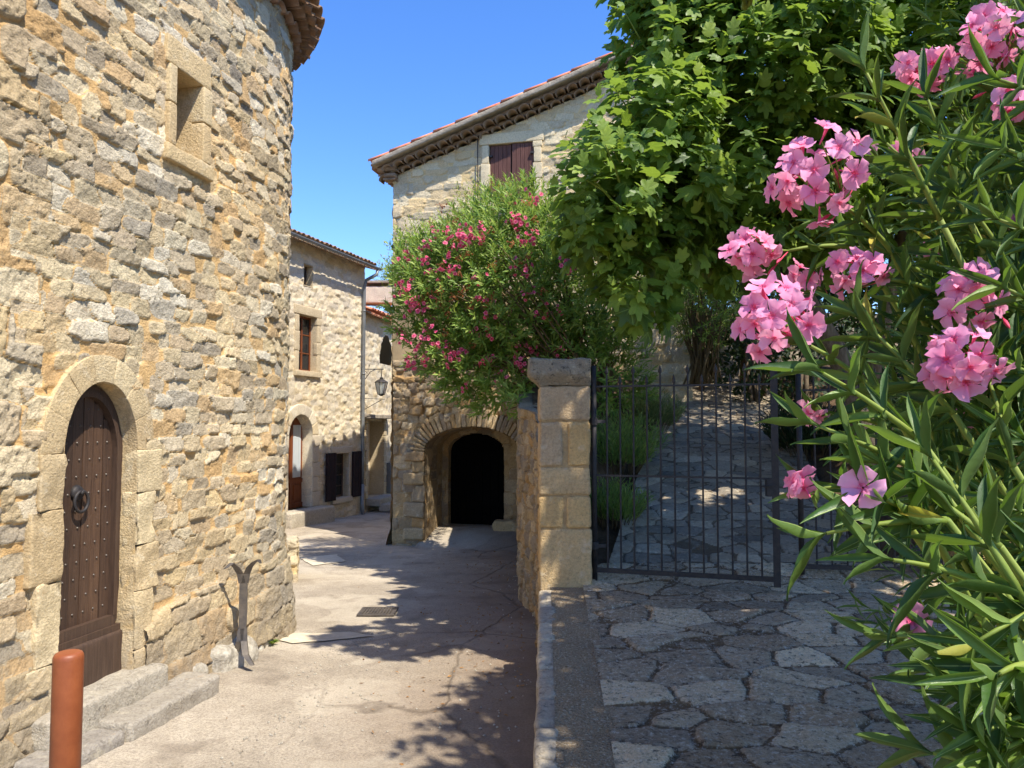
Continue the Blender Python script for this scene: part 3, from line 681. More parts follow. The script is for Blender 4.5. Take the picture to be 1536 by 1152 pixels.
# low wall stub beyond the tower
lw = Frame((-3.9, 10.56), (1, .28))
def lwf(U, V): h, c = masonry(U, V, .28, .13, 61, .03, .2, .01); return h, c
o = empty('low_wall', (-3.3, 11, -.7), 'low broken rubble wall end sticking out just behind the tower corner', 'wall')
wall('masonry', lambda s, z, d: np.where((s > .9)[..., None], lw(.9 + d, z, -(s - .9)), lw(s, z, d)), 0, 1.6, -.75, -.08, .022, lwf, UPPER, o)
g = Geo(); g.block((.94, .5, .12), lw.bmap(.44, -.22, -.09), 71, .03, .03, .05, (.4, .4, 1)); g.build('coping', UPPER, o, smooth=False, merge=.0005, col=True)

# ================================================================== HOUSE AT THE BACK LEFT
HF = Frame((-11.37 + .327 * 14.5, 14.5), (.327, 1)); HK = math.hypot(1, .327)
def hs(x, yref=600):   # s on the facade for a photo column
    v = (576 - yref) / 1138; t = R(PITCH); u = (x - 768) / 1138 / (math.cos(t) - v * math.sin(t)); Y = 11.37 / (.327 - u); return (Y - 14.5) * HK
def hz(x, y):
    Y = 14.5 + hs(x, y) / HK; return P(x, y, Y)[2]
h2 = empty('stone_house', (-5.2, 19, -.9), 'cream rubble stone house with zinc gutter, arched glazed door and brown windows, behind the tower', 'house')
EZ = 6.0; s_end = hs(545)
ops = []
dS0, dS1 = hs(430, 700), hs(466, 700); dzt = hz(450, 622); dz0 = hz(450, 763); dR = (dS1 - dS0) / 2; dC = (dS0 + dS1) / 2; dzs = dzt - dR
u0, u1, uz1, uz0 = hs(447, 515), hs(474, 515), hz(462, 474), hz(462, 557)
l0, l1, lz1, lz0 = hs(500, 715), hs(522, 715), hz(511, 680), hz(511, 746)
t0, t1, tz1, tz0 = hs(455, 412), hs(468, 412), hz(462, 398), hz(462, 429)
ops = [(u0, u1, uz0, uz1), (l0, l1, lz0, lz1), (t0, t1, tz0, tz1)]
def hkeep(U, V):
    k = ~np.where(V > dzs, np.hypot(U - dC, V - dzs) < dR + .06, (np.abs(U - dC) < dR + .06) & (V > dz0 - .05))
    for a, b, c, d in ops: k &= ~((U > a - .03) & (U < b + .03) & (V > c - .03) & (V < d + .03))
    return k
wall('wall', lambda s, z, d: HF(s, z, d), 0, s_end, -1.1, EZ + .2, .03, lambda U, V: masonry(U, V, .27, .13, 81, .024, .14, .009, warp=.25, p=4), HOUSE, h2, hkeep)
def stone_frame(g, f, a, b, c, d, wd, dp, seed, lint=None, sill=None, col=(.5, .5, 1)):
    lint = lint or wd; sill = sill or wd
    g.block((b - a + 2 * wd + .08, .12, lint), f.bmap((a + b) / 2, dp - .06, d + lint / 2), seed, .006, .012, .08, col)
    g.block((b - a + 2 * wd, .16, sill), f.bmap((a + b) / 2, dp - .04, c - sill / 2), seed + 1, .006, .012, .08, col)
    for s_, i in ((a - wd / 2, 2), (b + wd / 2, 3)):
        z = c; k = 0
        while z < d - .02:
            hh = min(random.uniform(.3, .5), d - z); g.block((wd * (1.15 if k % 2 else .9), .12, hh - .008), f.bmap(s_, dp - .06, z + hh / 2), seed + i * 10 + k, .006, .012, .08, col); z += hh; k += 1
def reveal_box(g, f, a, b, c, d, d0, d1, col=(.5, .5, 1)):
    f.box(g, a - .02, a, d1, d0, c, d, col); f.box(g, b, b + .02, d1, d0, c, d, col); f.box(g, a, b, d1, d0, d, d + .02, col); f.box(g, a, b, d1, d0, c - .02, c, col)
g = Geo(); stone_frame(g, HF, u0, u1, uz0, uz1, .17, .045, 820, .22, .14); g.build('window_surround', UPPER, h2, smooth=True, merge=.0005, col=True)
g = Geo(); stone_frame(g, HF, l0, l1, lz0, lz1, .14, .045, 840, .18, .14); g.build('window_surround', HOUSE, h2, smooth=True, merge=.0005, col=True)
for oo in ((u0, u1, uz0, uz1), (l0, l1, lz0, lz1), (t0, t1, tz0, tz1)):
    g = Geo(); reveal_box(g, HF, *oo, .02, -.25); g.build('window_reveal', UPPER, h2, col=True)
def window(f, a, b, c, d, dp, mat, parent, cols=1, rows=3, fw=.05):
    g = Geo(); f.box(g, a, a + fw, dp - .04, dp, c, d); f.box(g, b - fw, b, dp - .04, dp, c, d); f.box(g, a + fw, b - fw, dp - .04, dp, c, c + fw); f.box(g, a + fw, b - fw, dp - .04, dp, d - fw, d)
    for i in range(1, cols + 1):
        if cols > 1 and i < cols: x = a + (b - a) * i / cols; f.box(g, x - fw / 2, x + fw / 2, dp - .035, dp + .006, c + fw, d - fw)
    for j in range(1, rows): z = c + (d - c) * j / rows; f.box(g, a + fw, b - fw, dp - .03, dp - .003, z - .012, z + .012)
    w_ = g.build('window', mat, parent); g = Geo(); f.box(g, a + .01, b - .01, dp - .03, dp - .02, c + .01, d - .01); g.build('pane', GLASS, w_); return w_
window(HF, u0, u1, uz0, uz1, -.16, WOODR, h2, 2, 3); window(HF, l0, l1, lz0, lz1, -.16, WOODD, h2, 2, 4)
window(HF, t0, t1, tz0, tz1, -.16, WOODD, h2, 1, 1)
for a, b in ((hs(485, 715), hs(500, 715) - .02), (hs(522, 715) + .1, hs(540, 715))):
    g = Geo(); HF.box(g, a, b, .06, .10, lz0 - .04, lz1 + .03)
    for i in range(4): x = a + (b - a) * (i + .5) / 4; HF.box(g, x - (b - a) / 9, x + (b - a) / 9, .1, .108, lz0 - .03, lz1 + .02)
    g.build('shutter', SHUTD, h2)
g = Geo(); arch_ring(g, HF, dC, dzs, dR, .26, .06, -.06, 7, 860, rough=.006, joint=.006)
for sd in (-1, 1):
    z = dz0; k = 0
    while z < dzs - .03:
        hh = min(random.uniform(.35, .5), dzs - z); wd = .26 if k % 2 else .34; g.block((wd, .12, hh - .008), HF.bmap(dC + sd * (dR + wd / 2), 0, z + hh / 2), 880 + k, .006, .012, .08, (.5, .5, 1)); z += hh; k += 1
g.build('door_surround', HOUSE, h2, smooth=True, merge=.0005, col=True)
g = Geo(); arch_reveal(g, HF, dC, dzs, dR, dz0, .05, -.3); g.build('door_reveal', HOUSE, h2, smooth=True, col=True)
g = Geo()
panel_arch(g, HF, dC, dzs, dR, dz0, -.25, .05); d2 = g.build('door', WOODR, h2)
g = Geo()
for sg in (-1, 1):
    c0 = dC + sg * dR * .5; HF.box(g, c0 - dR * .34, c0 + dR * .34, -.25, -.243, dz0 + .75, dzs + dR * .5)
g.build('glazing', CURT, d2)
g = Geo(); HF.box(g, dC - .05, dC + .05, -.25, -.215, dz0, dzt - .03); HF.box(g, dC - dR, dC + dR, -.25, -.225, dz0 + .62, dz0 + .72); HF.box(g, dC - dR, dC + dR, -.25, -.22, dz0, dz0 + .12)
for sg in (-1, 1): HF.box(g, dC + sg * dR * .5 - .12, dC + sg * dR * .5 + .12, -.25, -.232, dz0 + .2, dz0 + .56)
g.build('rail', WOODR, d2)
g = Geo(); g.block((dR * 2 + .9, .5, .5), HF.bmap(dC, .2, dz0 - .25), 890, .015, .03, .08, (.4, .4, 1)); g.build('doorstep', STEP, h2, smooth=True, merge=.0005, col=True)
# roof of the house: tiles + gutter + downpipe
def tiled_roof(name, f, s0, s1, z, run, pitch, over, parent, mat, st=.2, back=True):
    g = Geo(); n_ = int((s1 - s0) / st)
    for i in range(n_ + 1):
        s = s0 + i * st; nseg = max(1, int(run / .42))
        for k in range(nseg):
            d_a = over - k * (run / nseg); d_b = d_a - run / nseg - .05
            zj = random.uniform(-.008, .008)
            half_tile(g, f(s, z + (over - d_b) * pitch, d_b), f(s, z + (over - d_a) * pitch + .03 + zj, d_a + random.uniform(-.02, .02)), .075, .09, (0, 0, 1), .016, 6)
        half_tile(g, f(s + st / 2, z + run * pitch - .04, over - run), f(s + st / 2, z - .03, over - .03), .08, .08, (0, 0, -1), .014, 6)
    g.build(name, mat, parent, smooth=True)
    g = Geo(); V = [f(s, z + (over - d) * pitch - b, d) for s in (s0, s1) for d in (over - .06, over - run) for b in (.10, .05)]
    g.add(V, [(0, 1, 3, 2), (4, 6, 7, 5), (0, 2, 6, 4), (1, 5, 7, 3), (0, 4, 5, 1), (2, 3, 7, 6)]); g.build('roof_deck', MORTAR, parent)
tiled_roof('roof', HF, -.2, s_end + .12, EZ + .12, 3.4, .3, .36, h2, TILE)
g = Geo(); GS = np.linspace(-.2, s_end + .1, 8)
ang = np.linspace(pi, 2 * pi, 8)
V = []; 
for s in (-.2, s_end + .15):
    for rr in (.065, .055):
        for a in ang: V.append(HF(s, EZ + .08 + rr * math.sin(a), .42 + rr * math.cos(a)))
m_ = 8; F = []
for i in range(7): F += [(i, i + 1, 16 + i + 1, 16 + i), (8 + i, 24 + i, 24 + i + 1, 8 + i + 1), (i, 8 + i, 8 + i + 1, i + 1), (16 + i, 16 + i + 1, 24 + i + 1, 24 + i)]
F += [(0, 16, 24, 8), (7, 15, 31, 23)]
g.add(V, F); g.build('gutter', ZINC, h2, smooth=False)
g = Geo(); ps = hs(540)
g.tube([HF(s_end + .02, EZ + .04, .42), HF(s_end - .02, EZ - .12, .40), HF(ps, EZ - .3, .16), HF(ps, EZ - .5, .1), HF(ps, .6, .1), HF(ps, -.1, .1)], .048, 10)
for z in (4.8, 3., 1.2): g.tube([HF(ps, z, .1), HF(ps, z + .04, .1)], .058, 10)
g.tube([HF(ps, -.1, .1), HF(ps, -.8, .1), HF(ps, -.95, .15)], .055, 10)
g.build('downpipe', ZINC, h2, smooth=True)
# side wall closing the house
g = Geo(); HF.box(g, 0, s_end, -5, -.5, -1.1, EZ - .1, (.5, .5, 1)); g.build('back_wall', HOUSE, h2, col=True)
g = Geo(); HF.box(g, s_end - .06, s_end - .01, -.5, -.01, -1.1, EZ + .1, (.5, .5, .3)); g.build('side_wall', HOUSE, h2, col=True)

# ================================================================== LOWER WING behind it
W0 = np.array([-4.32, 21.9]); WF = Frame(W0, (.18, 1)); 
def wsx(x, yref=600):
    v = (576 - yref) / 1138; t = R(PITCH); u = (x - 768) / 1138 / (math.cos(t) - v * math.sin(t))
    # W0x + .18k = u (W0y + k)
    k = (u * W0[1] - W0[0]) / (.18 - u); return k * math.hypot(1, .18)
def wz(x, y): k = wsx(x, y) / math.hypot(1, .18); return P(x, y, W0[1] + k)[2]
h3 = empty('stone_house', (-4, 24, -1), 'low stone house with pink tiled roof and recessed doorway at the end of the lane', 'house')
WEZ = wz(560, 474); a0, a1 = wsx(569, 520), wsx(589, 520); az1, az0 = wz(580, 503), wz(580, 547)
p0, p1, pz1, pz0 = wsx(549, 690), wsx(573, 690), wz(560, 632), wz(560, 745)
def wkeep(U, V):
    c = (a0 + a1) / 2; r = (a1 - a0) / 2
    k = ~((np.abs(U - c) < r * np.clip(1 - ((V - az0) / (az1 - az0)).clip(0, 1) ** 2.2, 0, 1) ** .6) & (V > az0) & (V < az1))
    return k & ~((U > p0) & (U < p1) & (V > pz0) & (V < pz1))
wall('wall', lambda s, z, d: WF(s, z, d), 0, 7, -1.4, WEZ + .1, .04, lambda U, V: masonry(U, V, .30, .15, 91, .026, .15, .009, p=4), HOUSE, h3, wkeep)
g = Geo(); WF.box(g, 0, 7, -3, -.9, -1.4, WEZ - .1, (.5, .5, 1)); g.build('back_wall', HOUSE, h3, col=True)
g = Geo(); WF.box(g, a0 - .3, a1 + .5, -.9, -.7, az0 - .4, az1 + .4); g.build('loft_shade_panel', BLACKW, h3)  # black panel painted in for the darkness inside the loft opening
g = Geo(); WF.box(g, p0 - .2, p1 + .2, -.5, -.4, pz0 - .2, pz1 + .1, (.3, .5, 1)); g.build('doorway', HOUSE, h3, col=True)
g = Geo(); reveal_box(g, WF, p0, p1, pz0, pz1, .02, -.4, (.5, .5, 1))
for sd, e in ((-1, p0), (1, p1)):
    z = pz0; k = 0
    while z < pz1 - .05:
        hh = .2; wd = .24 if k % 2 else .16; g.block((wd, .1, hh - .02), WF.bmap(e + sd * wd / 2, .02, z + hh / 2), 900 + k, .005, .014, .08, (.5, .5, 1)); z += hh; k += 1
g.build('door_surround', UPPER, h3, smooth=False, col=True)
g = Geo(); g.block((p1 - p0 + .7, .34, .12), WF.bmap((p0 + p1) / 2, .1, pz1 + .14), 931, .008, .02, .08, (.4, .5, 1)); g.build('door_hood', MORTAR, h3)
for i in range(3):
    g = Geo(); g.block((1.5 + .3 * i, .45, .22), WF.bmap((p0 + p1) / 2 + .2 * i, .25 + .38 * i, pz0 - .1 - .16 * i), 940 + i, .012, .03, .07, (.5, .5, 1)); g.build('doorstep', STEP, h3, smooth=True, merge=.0005, col=True)
tiled_roof('roof', WF, .0, 7, WEZ + .02, 3.2, .36, .3, h3, TILER, .2)
cw_ = P(568, 440, 25.5); g = Geo(); g.block((1.0, .7, .55), lambda q: q + np.array([cw_[0], 25.5, cw_[2] - .1]), 950, .01, .02, .08, (.5, .5, 1)); ch = g.build('chimney', HOUSE, h3, smooth=True, merge=.0005, col=True)
g = Geo(); g.box((cw_[0], 25.5, cw_[2] + .33), (.56, .42, .035)); [g.box((cw_[0] + sx * .42, 25.5 + sy * .28, cw_[2] + .235), (.05, .05, .065)) for sx in (-1, 1) for sy in (-1, 1)]; g.build('chimney_cap', MORTAR, ch)
g = Geo(); px_, pz_ = wsx(584, 715), wz(584, 715); WF.box(g, px_ - .32, px_ + .3, .02, .14, pz_ - .5, pz_ + .45); WF.box(g, px_ - .29, px_ + .27, .14, .15, pz_ - .47, pz_ + .42); cb = g.build('meter_cabinet', PANELG, None); tag(cb, 'flat grey metal meter cabinet on the shaded wall right of the recessed doorway', 'cabinet')
# lantern on its iron bracket
lc = P(572, 580, 21.6)
sl_ = empty('street_lantern', lc, 'black iron wall lantern with glass panes hanging from a scrolled bracket beside the downpipe', 'lamp')
g = Geo(); wallp = np.array([lc[0] - .62, 21.5, 0])
zt_ = lc[2] + .5
g.tube([(wallp[0], 21.6, zt_), (lc[0] + .06, 21.6, zt_)], .014, 6); g.tube([(lc[0], 21.6, zt_), (lc[0], 21.6, lc[2] + .24)], .012, 6)
g.tube([(wallp[0], 21.6, zt_ - .45), (wallp[0] + .1, 21.6, zt_ - .36), (wallp[0] + .3, 21.6, zt_ - .08), (wallp[0] + .45, 21.6, zt_)], .011, 6)
g.tube([(wallp[0] + .12 + .09 * (1 - t / 9) * math.cos(t), 21.6, zt_ - .13 + .09 * (1 - t / 9) * math.sin(t)) for t in np.linspace(0, 8, 18)], .008, 5)
g.tube([(wallp[0], 21.6, zt_ + .1), (wallp[0], 21.6, zt_ - .55)], .012, 6)
g.tube([(wallp[0] - .1, 21.6, lc[2] - .32), (lc[0] + .1, 21.6, lc[2] - .36)], .008, 5); g.tube([(wallp[0] - .2, 21.6, lc[2] - .85), (lc[0] + .0, 21.6, lc[2] - .38)], .010, 5)
g.build('bracket', IRON, sl_, smooth=True)
def hexring(c, r, z, k=6): return [(c[0] + r * math.cos(2 * pi * i / k + .3), c[1] + r * math.sin(2 * pi * i / k + .3), z) for i in range(k)]
g = Geo(); A_ = hexring(lc, .18, lc[2] + .12); B_ = hexring(lc, .10, lc[2] - .22)
g.add(A_ + B_, [(i, (i + 1) % 6, 6 + (i + 1) % 6, 6 + i) for i in range(6)]); g.build('glass', LGLASS, sl_)
g = Geo()
for i in range(6): g.tube([A_[i], B_[i]], .009, 5); g.tube([A_[i], A_[(i + 1) % 6]], .010, 5); g.tube([B_[i], B_[(i + 1) % 6]], .010, 5)
g.tube([(lc[0], lc[1], lc[2] + z) for z in (.12, .17, .22, .25, .29)], [.21, .15, .05, .06, .01], 6); g.tube([(lc[0], lc[1], lc[2] - .22), (lc[0], lc[1], lc[2] - .27)], [.1, .03], 6)
g.build('cage', IRON, sl_)

# ================================================================== ARCH HOUSE (centre)
AF = Frame((-2.42, 15.3), (.972, -.234), 1)
AF.N = np.array([-.234, -.972])
ah = empty('gabled_house', (-2.4, 15.3, -.8), 'pale rubble stone house with sloping tiled verge and brown shuttered window above the oleander', 'house')
rk = lambda s: 6.63 + .338 * np.asarray(s, float)
AL = 5.9
def ar_keep(U, V): return ~((U > 1.98) & (U < 2.98) & (V > 5.9) & (V < 7.17))
def upper_field(U, V):
    h, c = masonry(U, V, .33, .15, 101, .026, .12, .009, warp=.2, p=4)
    h2_, c2_ = masonry(U, V, .42, .25, 102, .04, .1, .01, warp=.1, jit=.12, var=.15)
    m_ = U < .3 + .12 * (np.mod(np.floor(V / .25), 2)); return np.where(m_, h2_, h), np.where(m_[..., None], c2_, c)
wall('wall', lambda s, z, d: AF(s, z, d), 0, AL, 3.9, 9, .026, upper_field, UPPER, ah, ar_keep, top=lambda U: rk(U) + .02, bot=lambda U: 4.15 + .1 * np.sin(U * 3))
g = Geo()
S_, Z_ = np.meshgrid(np.linspace(0, 3.0, 40), np.linspace(2.6, 4.3, 26), indexing='ij'); q = np.stack([S_, Z_, S_ * 0], -1)
idx = np.arange(S_.size).reshape(S_.shape)
mesh('rendered_wall', AF(S_, Z_, -.0 + .03 * fbm(q, 1.5, 3, 5)).reshape(-1, 3), np.stack([idx[:-1, :-1], idx[1:, :-1], idx[1:, 1:], idx[:-1, 1:]], -1).reshape(-1, 4), RENDER, ah)
wall('lower_wall', lambda s, z, d: AF(s, z, d), 2.9, AL, .5, 4.3, .035, lambda U, V: masonry(U, V, .34, .17, 107, .03, .2, .01), UPPER, ah)
# left flank and back of the house
g = Geo()
bx_ = [AF(0, z, d) for z in (-1, 6.7) for d in (.01, -8)]
hL = Frame(AF(0, 0, 0)[:2], (-AF.N[0], -AF.N[1])); hL.N = np.array([-.972, .234])
wall('flank_wall', lambda s, z, d: hL(s, z, d), 0, 8, -1.2, 6.62, .06, lambda U, V: masonry(U, V, .36, .19, 105, .035, .2, .011), UPPER, ah)
g.add([AF(AL, -1, 0), AF(AL, 8.62, 0), AF(AL, 8.62, -8), AF(AL, -1, -8), AF(0, -1, -8), AF(0, 6.63, -8)], [(0, 3, 2, 1), (3, 4, 5, 2)], (.5, .5, 1)); g.build('back_wall', UPPER, ah, col=True)
# verge: genoise following the slope, mortar band, red edge tiles
g = Geo(); L_ = math.hypot(1, .367); upv = np.append(AF.T * -.345, .939)
genoise(g, lambda s, z, d: AF(s, z, d), -.28, AL + .2, lambda s: 6.63 + .338 * s, 2, .108, .15, upv, stag=True)
g.build('eave_tiles', TILED, ah, smooth=True)
g = Geo()
for dz, dd in ((.085, .06), (.2, .20)): band(g, lambda s, z, d: AF(s, z, d), -.28, AL + .2, lambda S: rk(S) + dz, dd, .07, .2)
g.build('eave_mortar', TILED, ah)
g = Geo()
def vmap(q): return AF(-.33 + (q[:, 0] + (AL + .6) / 2), rk(-.33 + (q[:, 0] + (AL + .6) / 2)) + .32 + q[:, 2], .16 + q[:, 1])
g.block((AL + .6, .44, .11), vmap, 960, .010, .03, .07, (.5, .5, 1)); g.build('verge_mortar', MORTAR, ah, smooth=True, merge=.0005)
g = Geo(); s = -.4
while s < AL + .2:
    L2 = .46; half_tile(g, AF(s + L2 + .04, rk(s + L2 + .04) + .365, .28), AF(s, rk(s) + .385, .28), .085, .1, upv, .016, 8, None); s += L2
g.build('edge_tiles', TILER, ah, smooth=True)
g = Geo()
for k in range(14):
    s = -.42
    half_tile(g, AF(AL + .2, rk(AL + .2) + .35, .1 - k * .55), AF(s, rk(s) + .35, .1 - k * .55), .09, .1, upv, .016, 6)
V = [AF(s, rk(s) + dz, d) for s in (-.4, AL + .2) for d in (.2, -8) for dz in (.27, .345)]
g.add(V, [(0, 1, 3, 2), (4, 6, 7, 5), (0, 2, 6, 4), (1, 5, 7, 3), (0, 4, 5, 1), (2, 3, 7, 6)]); g.build('roof', TILE, ah)
# the side eave (runs back from the corner)
g = Geo(); genoise(g, lambda s, z, d: hL(s, z, d), -.2, 8, 6.53, 2, .083, .15); band(g, lambda s, z, d: hL(s, z, d), -.2, 8, 6.595, .13, .07, .3); band(g, lambda s, z, d: hL(s, z, d), -.2, 8, 6.73, .28, .1, .3); g.build('side_eave', TILED, ah, smooth=True)
# shuttered window
a, b, c, d = 2.03, 2.93, 5.95, 7.13
g = Geo(); stone_frame(g, AF, a, b, c, d, .16, .05, 970, .21, .14, (.15, .5, 1)); g.build('window_surround', UPPER, ah, smooth=True, merge=.0005, col=True)
for i, (x0, x1, rot) in enumerate(((a + .01, (a + b) / 2 - .012, 0), ((a + b) / 2 + .012, b - .01, 0))):
    g = Geo()
    AF.box(g, x0, x1, -.06, -.03 + .03 * i, c + .01, d - .01)
    for k in range(5): x = x0 + (x1 - x0) * (k + .5) / 5; AF.box(g, x - (x1 - x0) / 10 + .004, x + (x1 - x0) / 10 - .004, -.03 + .03 * i, -.018 + .03 * i, c + .012, d - .012)
    sh = g.build('shutter', WOODS, ah)
    e = x0 - .03 if i == 0 else x1 - .05
    for z in (c + .2, d - .25): g = Geo(); AF.box(g, e, e + .08, -.016 + .03 * i, 0.03 + .03 * i, z, z + .04); g.build('hinge', IRON, sh)
g = Geo(); AF.box(g, a, b, -.14, -.1, c, d); g.build('window', WOODD, ah)
g = Geo(); g.tube([AF(1.80, 7.3, .06), AF(1.81, 5.5, .06), AF(1.80, 4.2, .06)], .012, 6); g.build('cable', IRON, ah)

# lower masonry block with the arched niche
BF = Frame((-2.30, 14.9), (.972, -.234)); BF.N = np.array([-.234, -.972])
def bsx(x, yref):
    v = (576 - yref) / 1138; t = R(PITCH); u = (x - 768) / 1138 / (math.cos(t) - v * math.sin(t)); return (2.30 + u * 14.9) / (.972 + .234 * u)
bl = empty('arched_cellar', (-1, 14.6, -.7), 'weathered brown rubble wall with arched porch and black door below the pink oleander', 'building')
q0, q1 = bsx(638, 700), bsx(779, 700) + .02; qr = (q1 - q0) / 2; qc = (q0 + q1) / 2
QR = .50                       # flattened arch: rise / radius
qzs = 1.6 + P(640, 640, 14.6)[2] - 1.6 - qr * QR + .0
def bk(U, V):
    return ~np.where(V > qzs, np.hypot(U - qc, (V - qzs) / QR) < qr + .02, (np.abs(U - qc) < qr + .02))
def bfield(U, V):
    h, c = masonry(U, V, .24, .16, 111, .05, .24, .015, flush=.1, warp=.35)
    h2_, c2_ = masonry(U, V, .34, .24, 112, .035, .15, .012, flush=.3, warp=.12, jit=.15)
    q = np.stack([U, V, U * 0], -1); m_ = (V < 1.35 + .1 * noise(q, 3, 2)) & (U < q0 + .02 + .0 * U)
    h = np.where(m_, h2_, h); c = np.where(m_[..., None], c2_, c)
    return h + .16 * ss(.0, -.9, V) * (.6 + .4 * noise(q, 2, 4)), c
wall('wall', lambda s, z, d: BF(s, z, d), -.02, q1 + .5, -.95, 2.75, .022, bfield, LOWER, bl, bk)
bL = Frame(BF(0, 0, 0)[:2], (-BF.N[0], -BF.N[1])); bL.N = np.array([-.972, .234])
wall('flank_wall', lambda s, z, d: bL(s, z, d), 0, 1.2, -.95, 2.75, .03, lambda U, V: (lambda r: (r[0] + .16 * ss(.0, -.9, V), r[1]))(masonry(U, V, .3, .19, 115, .04, .22, .012)), LOWER, bl)
# coping stones along the top
g = Geo(); s = -.05; k = 0
while s < q1 + .4:
    L2 = random.uniform(.25, .45); g.block((L2 - .02, .6, .13), BF.bmap(s + L2 / 2, -.24, 2.78), 1000 + k, .02, .04, .06, (random.random(), .5, 1)); s += L2; k += 1
g.build('coping', LOWER, bl, smooth=True, merge=.0005, col=True)
# voussoirs of the outer arch (thin radiating slabs)
g = Geo(); nV = 30
for i in range(nV):
    an = pi * (i + .5) / nV; ex, ez = -math.cos(an), math.sin(an)
    pr0 = np.array([qc + ex * qr, qzs + ez * qr * QR]); nd = np.array([ex * QR, ez]); nd /= np.linalg.norm(nd)
    td = np.array([nd[1], -nd[0]]); wv = math.hypot(math.sin(an), math.cos(an) * QR) * qr * pi / nV; ln = random.uniform(.24, .34)
    def fm(q, pr0=pr0, nd=nd, td=td, ln=ln):
        s_ = pr0[0] + td[0] * q[:, 0] * (1 + (q[:, 2] + ln / 2) * .6) + nd[0] * (q[:, 2] + ln / 2); z_ = pr0[1] + td[1] * q[:, 0] * (1 + (q[:, 2] + ln / 2) * .6) + nd[1] * (q[:, 2] + ln / 2); return BF(s_, z_, .0 + q[:, 1])
    g.block((max(.035, wv - .012), .13 + random.uniform(0, .03), ln), fm, 1100 + i, .010, .012, .04, (random.random(), .5, 1))
g.build('arch_stones', LOWER, bl, smooth=True, merge=.0005, col=True)
# left and right jamb blocks
for sd, e in ((-1, q0), (1, q1)):
    g = Geo(); z = -.9; k = 0
    while z < qzs - .05:
        hh = min(random.uniform(.2, .34), qzs - z); wd = .42 if k % 2 else .26
        g.block((wd, .4 if k % 2 else .3, hh - .015), BF.bmap(e + sd * wd / 2, -.1, z + hh / 2), 1150 + k + (20 if sd > 0 else 0), .016, .03, .04, (random.random(), .5, 1)); z += hh; k += 1
    g.build('jamb_stones', LOWER, bl, smooth=True, merge=.0005, col=True)
g = Geo(); arch_reveal(g, BF, qc, qzs, qr, -.9, .04, -1.0, rise=QR); g.build('porch_lining', LOWER, bl, smooth=True, col=True)
# back of the porch with the inner door arch
def bsx2(x, yref, dd):
    o = BF(0, 0, dd)[:2]; v = (576 - yref) / 1138; t = R(PITCH); u = (x - 768) / 1138 / (math.cos(t) - v * math.sin(t)); return (u * o[1] - o[0]) / (.972 + .234 * u)
i0, i1 = bsx2(672, 720, -1.), bsx2(757, 720, -1.); ir = (i1 - i0) / 2; ic = (i0 + i1) / 2; iz1 = P(715, 650, 15.6)[2]; izs = iz1 - ir * .62; iz0 = P(715, 787, 15.7)[2]
wall('porch_back', lambda s, z, d: BF(s, z, d - 1.0), q0 - .1, q1 + .1, -.95, 1.8, .03, lambda U, V: masonry(U, V, .3, .24, 118, .03, .14, .01), LOWER, bl, lambda U, V: ~np.where(V > izs, np.hypot(U - ic, (V - izs) / .62) < ir, (np.abs(U - ic) < ir)))
g = Geo(); arch_reveal(g, BF, ic, izs, ir, -.9, -.98, -1.2, rise=.62); g.build('door_reveal', LOWER, bl, smooth=True, col=True)
g = Geo(); panel_arch(g, BF, ic, izs, ir + .02, iz0 - .05, -1.18, .05, .62); pd = g.build('door', BLACKW, bl)
g = Geo()
for i in range(7): x = ic - ir + (i + .5) * 2 * ir / 7; BF.box(g, x - ir / 7 + .006, x + ir / 7 - .006, -1.18, -1.168, iz0 + .02, izs)
for z in (iz0 + .35, izs - .1): BF.box(g, i0 + .05, i1 - .05, -1.168, -1.15, z, z + .1)
g.build('plank', BLACKW, pd)
Sg, Dg = np.meshgrid(np.linspace(q0 - .1, q1 + .1, 40), np.linspace(.7, -1.3, 40), indexing='ij'); Zg = -.78 + (iz0 + .0 + .78) * ss(.75, -.9, Dg) ; Pg = BF(Sg, Zg, Dg)
Zr = rz(Pg[..., 0], Pg[..., 1]); Pg[..., 2] = np.where(Dg > .35, np.minimum(Pg[..., 2], Zr - .01), np.maximum(Pg[..., 2], Zr + .004)); idx = np.arange(1600).reshape(40, 40)
mesh('threshold', Pg.reshape(-1, 3), np.stack([idx[:-1, :-1], idx[:-1, 1:], idx[1:, 1:], idx[1:, :-1]], -1).reshape(-1, 4), ROAD, bl)
g = Geo(); g.block((.55, .35, .3), BF.bmap(i1 + .12, -.75, iz0 + .02), 1191, .03, .08, .05, (.2, .5, 1)); g.build('base_stone', LOWER, bl, smooth=True, merge=.0005, col=True)

# retaining wall beside the lane
rw = empty('retaining_wall', (.3, 9, -.55), 'narrow stretch of rough rubble retaining wall rising between the lane and the stone gate pillar', 'wall')
pts = np.array([(.15, 14.35), (.12, 9.75), (.10, 9.55), (.28, 8.7), (.30, 8.4), (.27, 6.75)]); sg_ = np.concatenate([[0], np.cumsum(np.hypot(*np.diff(pts, axis=0).T))])
pts_s = sg_
def rmap(s, z, d):
    x = np.interp(s, pts_s, pts[:, 0]); y = np.interp(s, pts_s, pts[:, 1]); e = .12
    tx = np.interp(s + e, pts_s, pts[:, 0]) - np.interp(s - e, pts_s, pts[:, 0]); ty = np.interp(s + e, pts_s, pts[:, 1]) - np.interp(s - e, pts_s, pts[:, 1]); L = np.hypot(tx, ty)
    return np.stack([x + ty / L * d, y - tx / L * d, z + 0 * s], -1)
def rtop(S):
    Yv = np.interp(S, pts_s, pts[:, 1]); return np.interp(Yv, [6.7, 8.5, 9.5, 14.4], [1.2, 1.72, 1.8, 2.75])
